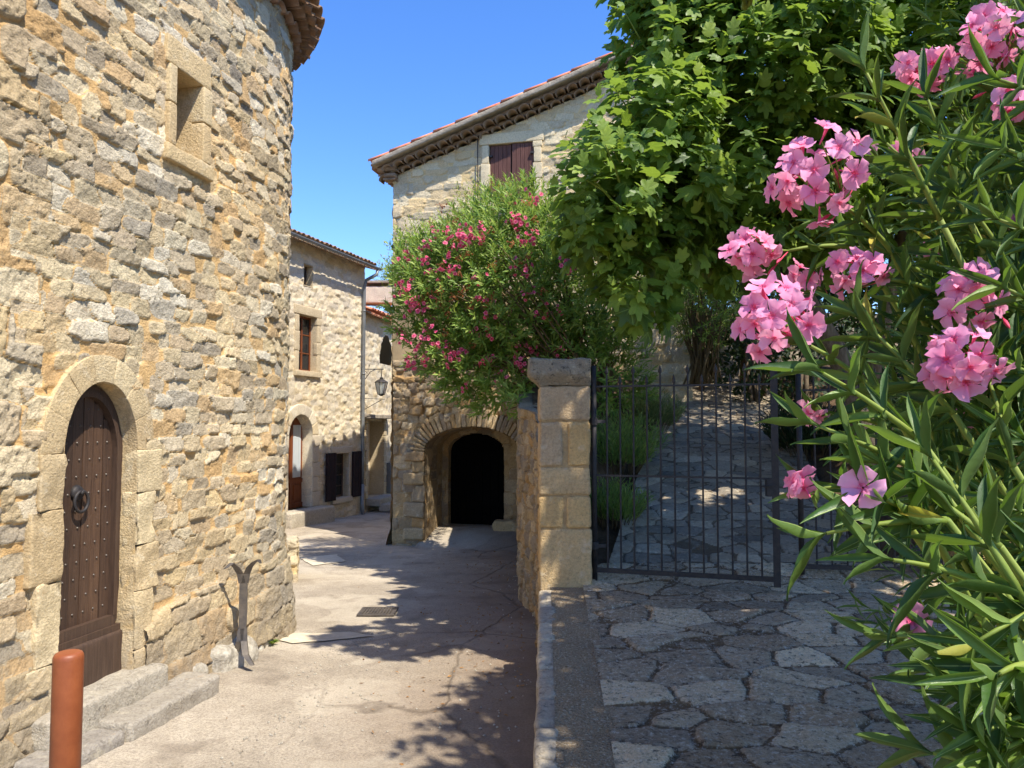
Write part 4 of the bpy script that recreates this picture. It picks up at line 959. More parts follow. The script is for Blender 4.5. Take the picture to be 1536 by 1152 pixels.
wall('masonry', lambda s, z, d: rmap(s, z, d), 0, sg_[-1], -.9, 2.8, .022, lambda U, V: masonry(U, V, .2, .15, 121, .04, .24, .014, warp=.35), LOWER, rw, top=rtop)
g = Geo()
S = np.linspace(0, sg_[-1], 80); A_ = rmap(S, rtop(S), .03 + 0 * S); B_ = rmap(S, rtop(S), -.28 + 0 * S); V = np.stack([A_, B_, B_ - [0, 0, .25]], 1); V = V + .03 * fbm(V, 4, 5)[..., None]
g.add(V.reshape(-1, 3), [(i * 3 + j, i * 3 + 3 + j, i * 3 + 4 + j, i * 3 + 1 + j) for i in range(79) for j in range(2)], (.4, .4, 1)); g.build('coping', LOWER, rw, smooth=True, col=True)

# ================================================================== GATE
PX0, PX1, PY0 = .232, .672, 6.5
gp = empty('gate_pillar', (.45, 6.7, .18), 'square pillar of big ochre stone blocks with a flared lichen-grey cap left of the iron gate', 'pillar')
def PZ(y): return P(845, y, PY0)[2]
zl = [PZ(892), PZ(793), PZ(744), PZ(700), PZ(632), PZ(578)]
g = Geo(); dep = .42
def pb(g, x0, x1, z0, z1, seed, ex=0, r_=.5, rough=.008, mat=None):
    g.block((x1 - x0 - .006, dep + ex, z1 - z0 - .012), lambda q: np.stack([(x0 + x1) / 2 + q[:, 0], PY0 + dep / 2 + q[:, 1], (z0 + z1) / 2 + q[:, 2]], -1), seed, rough, .022, .03, (r_, r_, 1))
pb(g, PX0, PX1 + .01, zl[0], zl[1], 1201, .01, .35)
pb(g, PX0 - .003, .445, zl[1], zl[2], 1202, 0, .1); pb(g, .46, PX1 + .004, zl[1], zl[2], 1203, .006, .6)
pb(g, PX0, PX1, zl[2], zl[3], 1204, .004, .7)
pb(g, PX0, .435, zl[3], zl[4], 1205, 0, .85); pb(g, .475, PX1, zl[3], zl[4], 1206, .012, .05)
pb(g, PX0, PX1, zl[4], zl[5], 1207, .004, .9)
g.build('shaft', PILLAR, gp, smooth=True, merge=.0005, col=True)
g = Geo(); g.box(((PX0 + PX1) / 2, PY0 + dep / 2, (zl[0] + zl[5]) / 2), ((PX1 - PX0) / 2 - .014, dep / 2 - .012, (zl[5] - zl[0]) / 2 - .01), None, (.3, .3, 0)); g.build('mortar', PILLAR, gp, col=True)
CAPM = stone_mat('cap_stone', [(150, 140, 122), (168, 156, 134)], (140, 130, 110), bump=.012, lichen=.9)
g = Geo(); zc0, zc1, zc2 = PZ(579), PZ(558), PZ(538)
def capm(q):
    t = (q[:, 2] / (zc2 - zc0) + .5); fl = .085 * ss(0., .45, t); x = q[:, 0]; y = q[:, 1]
    X = (PX0 + PX1) / 2 + np.where(x < 0, x - fl * (-x / .22), x + .006); Yc = PY0 + dep / 2 + np.where(y < 0, y - fl * .8 * (-y / .21), y + fl * .8 * (y / .21)); return np.stack([X, Yc, (zc0 + zc2) / 2 + q[:, 2]], -1)
g.block((PX1 - PX0, dep, zc2 - zc0), capm, 1220, .012, .02, .025, (.4, .4, 1)); g.build('cap', CAPM, gp, smooth=True, merge=.0005, col=True)

def gate_leaf(name, A, B, label, ntall, zb0, zr, ztip, mid=True, tall_first=True, col=IRON):
    A = np.array(A, float); B = np.array(B, float); T = (B - A); L = np.linalg.norm(T); T /= L; N_ = np.array([T[1], -T[0]])
    o = empty(name, (A[0], A[1], zb0), label, 'gate')
    def at(s, z, d=0): return np.array([A[0] + T[0] * s + N_[0] * d, A[1] + T[1] * s + N_[1] * d, z])
    Ax = np.array([[T[0], T[1], 0], [N_[0], N_[1], 0], [0, 0, 1]])
    g = Geo()
    g.tube([at(0, zb0 - .04), at(0, ztip + .0)], .024, 12); g.build('hinge_post', col, o, smooth=True)
    g = Geo(); g.box(at(L, (zb0 + ztip) / 2 - .01), (.028, .018, (ztip - zb0) / 2), Ax); g.build('lock_stile', col, o)
    for nm, z, h_ in (('top_rail', zr, .008), ('bottom_rail', zb0 + .05, .02)) + ((('middle_rail', zb0 + .86, .008),) if mid else ()):
        g = Geo(); g.box(at(L / 2, z), (L / 2, .010, h_), Ax); g.build(nm, col, o)
    for i in range(1, ntall + 1):
        s = L * i / (ntall + 1); tall = (i % 2 == 1) == tall_first; tp = ztip if tall else ztip - .085
        g = Geo(); g.tube([at(s, zb0 + .04), at(s, tp - .07)], .0085, 7)
        g.tube([at(s, tp - .075), at(s, tp - .065), at(s, tp - .05), at(s, tp - .035), at(s, tp)], [.009, .016, .0165 if tall else .013, .012, .001], 4)
        g.build('bar', col, o)
    return o
GA = P(892, 864, 6.62); GB = P(1166, 878, 6.20)
gate_leaf('iron_gate', GA[:2], GB[:2], 'closed dark iron gate leaf with spear-topped bars hung beside the stone pillar', 12, (GA[2] + GB[2]) / 2, P(1030, 578, 6.4)[2], P(1030, 546, 6.4)[2])
# collar on the hinge
ig = [o for o in bpy.data.objects if o.name == 'iron_gate'][0]
g = Geo()
for zc in (1.62, .55): g.tube([(GA[0], GA[1], zc - .03), (GA[0], GA[1], zc + .03)], .036, 12); g.box((GA[0] + .05, GA[1] - .015, zc), (.05, .012, .014))
g.V and g.build('hinge_collar', IRON, ig)
g = Geo(); g.box((GB[0] - .03, GB[1] + .01, 1.08), (.045, .022, .07)); g.tube([(GB[0] - .04, GB[1] - .05, 1.10), (GB[0] - .04, GB[1] + .02, 1.10)], .007, 8); g.tube([(GB[0] - .04, GB[1] - .05, 1.10), (GB[0] - .12, GB[1] - .03, 1.095)], .007, 8); g.build('lock', IRON, ig)
GC = P(1203, 858, 6.75); GD = P(1440, 880, 6.5)
gate_leaf('iron_gate', GC[:2] + 0, GD[:2], 'second iron gate leaf with plain dark bars half hidden behind the foreground oleander', 9, GC[2], P(1250, 585, 6.7)[2], P(1250, 552, 6.7)[2], False)
g = Geo(); hp = empty('gate_pillar', (2.95 + .9, 6.7, .2), 'ochre stone block pillar mostly hidden behind the foreground oleander leaves', 'pillar')
z = .15; k = 0; X0 = P(1452, 700, 6.6)[0]
while z < 2.05:
    hh = [.5, .32, .28, .34, .3, .3][k % 6]; g.block((.46, .42, hh - .012), lambda q: np.stack([X0 + .23 + q[:, 0], 6.75 + q[:, 1], z + hh / 2 + q[:, 2]], -1), 1240 + k, .008, .022, .04, (random.random(), .5, 1)); z += hh; k += 1
g.build('shaft', PILLAR, hp, smooth=True, merge=.0005, col=True)
g = Geo(); g.block((.56, .52, .16), lambda q: np.stack([X0 + .23 + q[:, 0], 6.75 + q[:, 1], z + .08 + q[:, 2]], -1), 1260, .012, .03, .04, (.4, .4, 1)); g.build('cap', CAPM, hp, smooth=True, merge=.0005, col=True)
# garden terrace wall seen through the gate, and dry-stone wall right of the path
gw = Frame((2.9, 16.6), (1, .1)); gw.N = np.array([.0995, -.995])
o = empty('garden_wall', (4.5, 16.8, 2.4), 'low dry stone wall of thin dark courses at the top of the garden path', 'wall')
wall('masonry', lambda s, z, d: gw(s, z, d), 0, 8, 2.3, 4.1, .035, lambda U, V: masonry(U, V, .34, .10, 131, .04, .24, .012), PATHM, o)
g = Geo(); gw.box(g, 0, 8, -.4, -.03, 2.3, 4.08, (.4, .4, 1)); g.build('core', PATHM, o, col=True)

# ================================================================== PLANTS
def rand_unit(n, r=None):
    v = (r or rng).normal(size=(n, 3)); return v / np.linalg.norm(v, axis=1)[:, None]
def place(tv, tf, tc, P0, ax, nm, L, W, rnd, bend=None):
    """tv: leaf template (x along, y across, z up); copies it to P0 with axis ax and normal nm; st = (random, |across|, along)"""
    ax = nrm(ax); sd = nrm(np.cross(nm, ax)); up = np.cross(ax, sd); n = len(P0)
    x = tv[None, :, 0] * L[:, None]; y = tv[None, :, 1] * W[:, None]; z = tv[None, :, 2] * L[:, None]
    if bend is not None: z = z - bend[:, None] * L[:, None] * tv[None, :, 0] ** 2
    V = P0[:, None] + x[..., None] * ax[:, None] + y[..., None] * sd[:, None] + z[..., None] * up[:, None]
    k = len(tv); F = tf[None] + (np.arange(n) * k)[:, None, None]
    C = np.stack([np.repeat(rnd[:, None], k, 1), np.repeat(tc[None, :, 0], n, 0), np.repeat(tc[None, :, 1], n, 0)], -1)
    return V.reshape(-1, 3), F.reshape(-1, tf.shape[1]), C.reshape(-1, 3)
def join(parts):
    V, F, C = [], [], []; n = 0
    for v, f, c in parts: V.append(v); F.append(f + n); C.append(c); n += len(v)
    return np.concatenate(V), np.concatenate(F), np.concatenate(C)
def lance(nl, fold=.12, wave=0.):
    xs = np.linspace(0, 1, nl + 1); w_ = np.sin(pi * np.clip(xs, 0, 1) ** .85) ** .8 * .5; w_[0] = .04; w_[-1] = .0
    tv = []; tc = []
    for i, x in enumerate(xs):
        for s in (-1, 0, 1): tv.append((x, s * w_[i], (abs(s) * fold * w_[i] + wave * math.sin(9 * x + s) * .02))); tc.append((abs(s), x))
    tf = []
    for i in range(nl):
        for j in (0, 1): a = i * 3 + j; tf.append((a, a + 3, a + 4, a + 1))
    return np.array(tv), np.array(tf), np.array(tc)
L2T = lance(2); L3T = lance(3); L8T = lance(8, .22, 1.)
def fig_template():
    # palmate leaf with five rounded lobes, folded along its ribs
    lobes = [(0, .62, .17), (.72, .52, .15), (-.72, .52, .15), (1.62, .33, .13), (-1.62, .33, .13)]
    n = 30; cx = .36; tv = [(cx, 0, 0)]; tc = [(0, .3)]
    for i in range(n):
        th = -pi + 2 * pi * (i + .5) / n; r = .30
        for a, l, w_ in lobes:
            d = (th - a + pi) % (2 * pi) - pi; r = max(r, l * math.exp(-(abs(d) / .42) ** 3) if abs(d) < .9 else 0)
        if abs(abs(th) - pi) < .3: r = .30
        x = cx + r * math.cos(th); y = r * math.sin(th)
        rib = min(abs((th - a + pi) % (2 * pi) - pi) for a, l, w_ in lobes)
        tv.append((x, y, .10 * min(rib, .4) * r / .4 - .30 * r * r)); tc.append((min(1, rib * 2.5), r))
    tf = [(0, 1 + i, 1 + (i + 1) % n) for i in range(n)]
    return np.array(tv), np.array(tf), np.array(tc)
FIGT = fig_template()
def shell(ells, n, r0=.55, seed=0, cut=None):
    """points through crown ellipsoids, denser near the outside; returns points and outward directions"""
    g_ = np.random.default_rng(seed); vol = np.array([e[1][0] * e[1][1] * e[1][2] for e in ells]) ** .8; pk = g_.choice(len(ells), n, p=vol / vol.sum())
    c = np.array([e[0] for e in ells])[pk]; r = np.array([e[1] for e in ells])[pk]
    u = rand_unit(n, g_); rad = r0 + (1 - r0) * g_.random(n) ** .6; p = c + u * r * rad[:, None]
    lump = 1 + .16 * fbm(u * 2 + c, 1.6, seed, 3)[:, None] ; p = c + (p - c) * lump
    keep = np.ones(n, bool)
    if cut is not None: keep = cut(p)
    return p[keep], nrm(u / r)[keep], rad[keep]
def whorls(P0, D, n_leaf, L, spread, stem, T, rnd_s=0, W=.16, droop=.0, size_var=.25, upn=.6, bias=0., jn=.18):
    """leafy shoots: n_leaf leaves spiralling along each shoot direction D"""
    n = len(P0); g_ = np.random.default_rng(rnd_s); D = nrm(D); a = nrm(np.cross(D, [0.12, .2, 1.])); b = np.cross(D, a); parts = []
    for i in range(n_leaf):
        t = i / max(1, n_leaf - 1); ph = i * 2.4 + g_.random(n) * 6.28 * (i == 0) + g_.normal(size=n) * .3 + rnd_s
        rd = a * np.cos(ph)[:, None] + b * np.sin(ph)[:, None]
        op = spread * (1.15 - .75 * t) + g_.normal(size=n) * .12
        ax = D * np.cos(op)[:, None] + rd * np.sin(op)[:, None]; ax[:, 2] -= droop * g_.random(n)
        nm = D * np.sin(op)[:, None] - rd * np.cos(op)[:, None] + np.array([0, 0, upn]) + g_.normal(size=(n, 3)) * jn
        l = L * (1 - size_var + 2 * size_var * g_.random(n)) * (1.05 - .35 * t)
        parts.append(place(T[0], T[1], T[2], P0 + D * (stem * t * np.ones(n))[:, None], ax, nm, l, l * W * (.85 + .3 * g_.random(n)), np.clip(g_.random(n) * .7 + .3 * t + bias, 0, 1), .12 + .25 * g_.random(n)))
    return join(parts)
def branches(g, base, tips, r0, r1, n=5, seed=0, sag=.0, k=5, spreadb=.1):
    g_ = np.random.default_rng(seed)
    for t in tips:
        b = base + g_.normal(size=3) * [spreadb, spreadb, .02]; t = np.asarray(t); m = (b + t) / 2 + np.array([0, 0, np.linalg.norm(t - b) * .12]) + g_.normal(size=3) * .06 * np.linalg.norm(t - b)
        s = np.linspace(0, 1, n)[:, None]; p = (1 - s) ** 2 * b + 2 * s * (1 - s) * m + s ** 2 * t; g.tube(p, np.linspace(r0, r1, n), k)

def flower(g, c, d, size, seed, curl=.35):
    """single five-petalled oleander flower"""
    g_ = np.random.default_rng(seed); d = d / np.linalg.norm(d); a = np.cross(d, [.3, .1, 1.]); a /= np.linalg.norm(a); b = np.cross(d, a); ph0 = g_.random() * 6.28; fr_ = g_.random()
    for i in range(5):
        ph = ph0 + i * 2 * pi / 5 + g_.normal() * .08; rd = a * math.cos(ph) + b * math.sin(ph); tg = -a * math.sin(ph) + b * math.cos(ph); tw = .5 + g_.normal() * .35; cu = curl + g_.normal() * .3
        V = []; C = []; rs = (0.05, .22, .5, .82, 1.0); ws = (.05, .16, .38, .50, .22)
        for r, w_ in zip(rs, ws):
            h = .42 * (r ** .6) * (1 - cu * r) + .02
            for s in (-1, -.33, .33, 1):
                rr = r * (1 - .10 * abs(s) * (r > .9)); z = h + tw * s * w_ * .4 - .08 * abs(s) * w_ + .09 * math.sin(6 * r + 3 * s + seed + i)
                V.append(c + size * .5 * (rd * rr + tg * (s * w_ + .16 * r) + d * (z - .4))); C.append((fr_, abs(s), r))
        F = [(i_ * 4 + j, i_ * 4 + j + 1, i_ * 4 + 5 + j, i_ * 4 + 4 + j) for i_ in range(4) for j in range(3)]
        g.add(V, F, C)
    tb = [c - d * size * .75 + a * size * .02, c - d * size * .45, c - d * size * .2, c - d * size * .1]
    g.tube(tb, [size * .025, size * .04, size * .075, size * .11], 6, False, (.8, 0, .1))

# ---- fig tree
ft = empty('fig_tree', (4.15, 9.0, .9), 'large leafy fig tree with broad lobed bright green leaves spreading over the gate and garden', 'tree')
def E(px, py, Y, rx, ry, rz_): return (P(px, py, Y), (rx, ry, rz_))
FE = [E(1160, 130, 8.2, 1.45, 1.5, 1.5), E(1010, 90, 7.9, .62, .9, .95), E(960, 290, 7.3, .85, .9, .75), E(895, 330, 7.0, .42, .6, .45), E(960, 420, 7.3, .48, .6, .6), E(1380, 90, 8.4, 1.5, 1.5, 1.3), E(1120, 300, 7.8, 1.1, 1.2, .55), E(1300, 300, 8.6, 1.3, 1.3, .9), E(1080, -30, 8.2, 1.2, 1.3, 1.0), E(985, 210, 7.4, .7, .8, .7), E(1000, 10, 8.0, .38, .7, .5), ((1.45, 4.7, 5.5), (.85, .7, .4)), E(1050, 385, 8.2, .75, .7, .38), E(1120, 395, 8.6, .7, .6, .4)]
fp, fd, frad = shell(FE, 2300, .35, 21, lambda p: (p[:, 2] > 2.35) & ~((p[:, 2] < 3.1) & (p[:, 0] > 2.0)) & ((p[:, 1] > 6.1) | (p[:, 2] - 1.6 > .62 * p[:, 1])))
D_ = nrm(fd * .7 + np.array([.15, -.25, .75])); parts = []
parts.append(whorls(fp, D_, 7, .205, 1.3, .13, FIGT, 3, W=.98, droop=.55, upn=.75, size_var=.38, jn=.5))
V, F, C = join(parts); fb = V.mean(0)
fo = mesh('foliage', V, F, FIGL, ft, True, C)
g = Geo(); base = np.array([4.15, 9.0, .9]); crown = np.array([2.7, 8.3, 3.2])
g.tube([base, (4.1, 8.9, 1.6), (3.75, 8.7, 2.4), (3.1, 8.4, 3.3), (2.7, 8.2, 4.3)], [.17, .14, .12, .1, .06], 10)
g.tube([(4.1, 8.9, 1.6), (4.3, 8.6, 3.0), (4.5, 8.4, 4.4)], [.1, .08, .05], 8); g.tube([(3.3, 8.5, 3.0), (2.4, 8.0, 3.4), (1.6, 7.6, 3.8), (1.2, 7.4, 4.2)], [.08, .06, .045, .02], 8)
g.tube([(2.4, 8.0, 3.4), (1.6, 7.5, 3.3), (1.1, 7.2, 3.4)], [.05, .035, .015], 8)
g.build('trunk', BARK, ft, smooth=True)
g = Geo(); sel = np.random.default_rng(5).choice(len(fp), 330, replace=False)
for i in sel:
    hub = np.array([FE[int(np.argmin([np.linalg.norm(fp[i] - e[0]) for e in FE]))][0]])[0]; hub = hub * .75 + np.array([2.7, 8.3, 3.4]) * .25; hub[2] -= .2
    branches(g, hub, [fp[i] + D_[i] * .1], .016, .006, 5, i, spreadb=.05)
g.build('twigs', STEMG, ft, smooth=True)
# a second trunk at the top right, seen behind the leaves
t2 = empty('tree', (5.4, 9.4, .6), 'thick grey tree trunk at the top right behind the pink oleander', 'tree')
g = Geo(); g.tube([(5.5, 9.4, .5), (5.55, 9.3, 2.5), (5.75, 9.2, 4.5), (5.9, 9.1, 6.6), (6.2, 9.0, 8)], [.3, .26, .24, .2, .1], 12); g.build('trunk', BARK, t2, smooth=True)
p, d, r_ = shell([((5.6, 9.6, 7.3), (1.9, 1.6, 1.5)), ((6.4, 8.6, 4.6), (1.6, 1.3, 1.6)), ((4.6, 11.3, 5.0), (1.8, 1.3, 1.9)), ((3.2, 10.6, 5.6), (1.3, 1., 1.8)), ((4.6, 11.5, 7.2), (2.2, 1.4, 1.4))], 2300, .3, 31)
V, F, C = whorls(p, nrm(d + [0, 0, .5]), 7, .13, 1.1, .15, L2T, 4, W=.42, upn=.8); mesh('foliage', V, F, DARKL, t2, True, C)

# ---- the oleander on the terrace over the arch
mo = empty('oleander', (.95, 11.2, 1.9), 'large rounded oleander with deep rose flowers spilling over the arched wall', 'shrub')
ME = [E(755, 430, 11.3, 1.25, 1.1, 1.2), E(665, 440, 11.5, .82, .8, .9), E(745, 565, 11.2, .85, .6, .5), E(880, 460, 11.2, .85, .9, .95), E(780, 350, 11.5, .75, .8, .72), E(640, 400, 11.9, .52, .6, .42), E(620, 480, 11.4, .28, .4, .28), E(900, 560, 10.9, .7, .7, .7), E(745, 600, 11.0, .38, .35, .28), E(670, 520, 11.2, .6, .6, .42), E(700, 545, 11.1, .6, .5, .35), E(798, 592, 10.3, .34, .4, .26)]
op_, od, orad = shell(ME, 2300, .45, 41, lambda p: (p[:, 2] > 1.55))
D_ = nrm(od * .75 + np.array([-.15, -.25, .55]))
V, F, C = whorls(op_, D_, 12, .15, .8, .24, L2T, 5, W=.25, upn=.3); mesh('foliage', V, F, OLEM, mo, True, C)
g = Geo(); bs0 = np.array([1.15, 11.0, 1.75]); sel = np.random.default_rng(6).choice(len(op_), 120, replace=False)
branches(g, bs0, op_[sel], .022, .006, 6, 4, spreadb=.22); g.build('stems', STEMB, mo, smooth=True)
# bare stems fanning up right of the cap
# shoots hanging over the wall top
CLP = [(597, 397), (606, 425), (604, 440), (622, 458), (630, 470), (612, 385), (606, 515), (623, 462), (645, 487), (647, 520), (628, 515), (605, 503), (660, 520), (672, 528), (674, 378), (697, 365), (693, 360), (722, 356), (668, 405), (683, 410), (762, 300), (766, 335), (716, 285 + 60), (780, 335), (782, 362), (788, 365), (697, 355), (640, 540), (733, 477), (736, 500), (790, 448), (795, 525), (770, 408), (722, 450), (855, 407), (849, 405), (757, 568), (700, 583), (834, 470), (690, 535), (712, 500), (648, 408), (803, 300), (640, 395), (788, 412)]
rsm = []
for k_ in range(4):
    g = Geo(); g_ = np.random.default_rng(50 + k_)
    for i in range(6 + k_): c = g_.normal(size=3) * [.06, .05, .06]; flower(g, c, nrm(c / np.linalg.norm(c) + np.array([-.2, -.8, .4])), .055, i + 10 * k_)
    V, F, C = g.arr(); o = mesh('flower_cluster', V, F, ROSE, None, True, C); rsm.append(o.data); bpy.data.objects.remove(o)
frm = []
for k_ in range(2):
    g = Geo(); g_ = np.random.default_rng(70 + k_)
    for i in range(9): c = g_.normal(size=3) * [.05, .045, .04]; flower(g, c, nrm(g_.normal(size=3) + np.array([0, -.3, .3])), .03, i, .9); g.tube([c * .2 - [0, 0, .04], c], .003, 4, False, (.5, 0, 1))
    V, F, C = g.arr(); o = mesh('faded_cluster', V, F, RUST, None, True, C); frm.append(o.data); bpy.data.objects.remove(o)
def surf_depth(px, py, ells, Y0):
    """walk along the sight line until the crown is reached, so blooms sit on the real crown surface"""
    for Yt in np.arange(Y0 - 1.7, Y0 + 1.2, .05):
        q = P(px, py, Yt)
        if min((((q - e[0]) / np.array(e[1])) ** 2).sum() for e in ells) < .98: return q
    return P(px, py, Y0 - .4)
mloc = Vector(mo.location)
gq = np.random.default_rng(12); CLP += [(gq.uniform(610, 860), gq.uniform(310, 560)) for _ in range(20)]
for i, (px, py) in enumerate(CLP):
    q = surf_depth(px, py, ME, 11.3) + np.array([0, -.08, .03]); o = bpy.data.objects.new('flower_cluster', rsm[i % 4]); COL.objects.link(o); o.parent = mo; o.location = Vector(q) - mloc; o.rotation_euler = (0, random.uniform(0, 6), random.uniform(-.6, .6)); sc_ = random.uniform(.95, 1.45); o.scale = (sc_,) * 3
g_ = np.random.default_rng(8)
for i in range(34):
    px, py = g_.uniform(610, 820), g_.uniform(300, 530)
    if i % 3 == 0: px, py = g_.uniform(630, 700), g_.uniform(430, 500)
    q = surf_depth(px, py, ME, 11.3) + np.array([0, -.06, .04]); o = bpy.data.objects.new('faded_cluster', frm[i % 2]); COL.objects.link(o); o.parent = mo; o.location = Vector(q) - mloc; o.rotation_euler = (0, random.uniform(0, 6), 0)

# ---- pale yellow-green shrub behind it
ys_ = empty('shrub', (-.6, 12.9, 2.7), 'pale yellow-green fine-leaved shrub showing behind and above the rose-flowered oleander', 'shrub')
YE = [E(735, 330, 12.8, .7, .5, .62), E(660, 385, 12.9, .9, .5, .62), E(620, 415, 12.9, .5, .4, .5), E(800, 330, 12.6, .6, .5, .66), E(720, 400, 12.8, 1.2, .5, 1.0)]
p, d, r_ = shell(YE, 1400, .4, 51); V, F, C = whorls(p, nrm(d * .7 + [0, 0, .8]), 9, .065, .8, .2, L2T, 6, W=.34, upn=.3); mesh('foliage', V, F, YELL, ys_, True, C)
g = Geo(); branches(g, np.array([-.3, 12.9, 2.5]), p[::14], .014, .005, 5, 9); g.build('stems', STEMB, ys_, smooth=True)
# ---- blue-green sprig in the distance left of the oleander
fs = empty('tree', (-4.2, 27, 0), 'small distant olive-green tree top rising behind the chimney of the lower wing', 'tree')
p, d, r_ = shell([E(590, 440, 27, .75, .7, 1.1)], 260, .2, 55); V, F, C = whorls(p, nrm(d + [0, 0, .3]), 8, .12, .9, .3, L2T, 7, W=.3); mesh('foliage', V, F, OLEM, fs, True, C)
g = Geo(); g.tube([(-4.2, 27, -1), P(592, 470, 27)], [.12, .05], 8); branches(g, P(592, 480, 27), p[::9], .02, .006, 4, 3); g.build('trunk', BARK, fs, smooth=True)

# ---- garden: small round oleander, lavender cushions, dark hedge
so_ = empty('oleander', P(1052, 570, 13.2), 'small rounded grey-green oleander bush standing beside the path beyond the gate', 'shrub')
SE = [E(1058, 468, 13.2, .62, .6, .6), E(1040, 430, 13.3, .4, .5, .4)]
p, d, r_ = shell(SE, 420, .4, 61); V, F, C = whorls(p, nrm(d * .8 + [0, -.2, .5]), 10, .12, .8, .2, L2T, 8, W=.17); mesh('foliage', V, F, OLEM, so_, True, C)
g = Geo(); branches(g, P(1052, 575, 13.2), p[::7], .02, .006, 5, 3); g.build('stems', STEMB, so_, smooth=True)
def tuft(name, label, cat, c, rx, ry, h, n, L, mat, seed, group=None, W=.05, lean=.35):
    g_ = np.random.default_rng(seed); a = g_.random(n) * 6.28; r = np.sqrt(g_.random(n)); x = np.cos(a) * r; y = np.sin(a) * r
    P0 = np.stack([c[0] + x * rx * .7, c[1] + y * ry * .7, np.full(n, c[2]) + h * .1 * g_.random(n)], -1)
    D_ = nrm(np.stack([x * lean * 2, y * lean * 2, np.ones(n)], -1) + g_.normal(size=(n, 3)) * .15); hh = h * (.6 + .4 * g_.random(n)) * (1 - .35 * r ** 2)
    parts = []
    for k in range(6):
        t = .25 + .75 * k / 5; ph = g_.random(n) * 6.28; ax = D_ * .8 + .55 * np.stack([np.cos(ph), np.sin(ph), np.zeros(n)], -1)
        parts.append(place(L2T[0], L2T[1], L2T[2], P0 + D_ * (hh * t)[:, None], ax, rand_unit(n, g_), np.full(n, L) * (.7 + .6 * g_.random(n)), np.full(n, L * W * 2.4), g_.random(n), .1 * g_.random(n)))
        parts.append(place(L2T[0], L2T[1], L2T[2], P0 + D_ * (hh * t)[:, None], D_ - .5 * np.stack([np.cos(ph), np.sin(ph), np.zeros(n)], -1), rand_unit(n, g_), np.full(n, L) * (.7 + .6 * g_.random(n)), np.full(n, L * W * 2.4), g_.random(n), .1 * g_.random(n)))
    V, F, C = join(parts); o = empty(name, c, label, cat, group); mesh('foliage', V, F, mat, o, True, C)
    g = Geo(); 
    for i in range(0, n, max(1, n // 60)): g.tube([P0[i] - [0, 0, .05], P0[i] + D_[i] * hh[i] * .9], [.006, .003], 4)
    g.build('stems', STEMB, o, smooth=True); return o
def gp_(px, py, Y): q = P(px, py, Y); q[2] = float(gz(np.array([[q[0]]]), np.array([[Y]]))[0, 0]); return q
c1 = gp_(965, 620, 12.0); tuft('lavender', 'sunlit pale green lavender cushion at the far left edge of the garden path', 'shrub', c1, .62, .6, .62, 420, .09, LAVL, 71, 'lavender cushions beside the path')
c1 = gp_(925, 690, 9.6); tuft('lavender', 'shaded dark green rosemary-like bush just inside the gate on the left', 'shrub', c1, .42, .6, .78, 420, .09, OLEM, 72, 'lavender cushions beside the path')
c1 = gp_(915, 760, 8.1); tuft('lavender', 'lowest shaded green tuft close behind the hinge post of the gate', 'shrub', c1, .34, .5, .45, 260, .08, OLEM, 73, 'lavender cushions beside the path')
c1 = gp_(1215, 640, 10.5); tuft('shrub', 'dark low shrub on the right edge of the path behind the second gate leaf', 'shrub', c1, .5, .8, .8, 360, .12, DARKL, 74)
hd = empty('hedge', (6, 15.6, 2.4), 'dark shaded evergreen hedge at the top of the garden path behind the small oleander', 'hedge')
HE = [((4.3, 13.9, 3.0), (.8, .5, 1.0)), ((5.2, 13.4, 3.2), (.9, .6, 1.4)), ((3.7, 14.9, 4.6), (1.2, .5, 1.3)), ((4.8, 14.4, 4.4), (1.0, .5, 1.2)), ((3.9, 15.8, 3.9), (1.1, .8, 1.0)), ((5.2, 15.2, 3.6), (1.4, .9, 1.5)), ((6.8, 14.2, 3.5), (1.5, 1., 1.7)), ((8.2, 13, 3.5), (1.6, 1.2, 2.0)), ((4.9, 15.9, 5.2), (1.7, .8, 1.4)), ((7, 15.2, 5.6), (2, 1, 1.6)), ((3.9, 16.0, 5.4), (.9, .7, 1.3)), ((6.2, 11.6, 2.9), (.9, .9, 1.2)), ((5.3, 9.4, 2.1), (.6, .8, 1.0)), ((9, 11, 4.5), (1.6, 1.6, 2.6))]
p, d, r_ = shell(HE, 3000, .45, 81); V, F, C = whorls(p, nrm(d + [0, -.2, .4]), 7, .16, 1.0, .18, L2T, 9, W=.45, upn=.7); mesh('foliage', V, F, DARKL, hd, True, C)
g = Geo(); g_ = np.random.default_rng(1)
for e in HE:
    for k in range(3): b = np.array([e[0][0] + g_.normal() * .3, e[0][1], 1.2]); g.tube([b, b * .5 + np.array(e[0]) * .5 + g_.normal(size=3) * .1, e[0]], [.06, .045, .03], 6)
g.build('stems', BARK, hd, smooth=True)

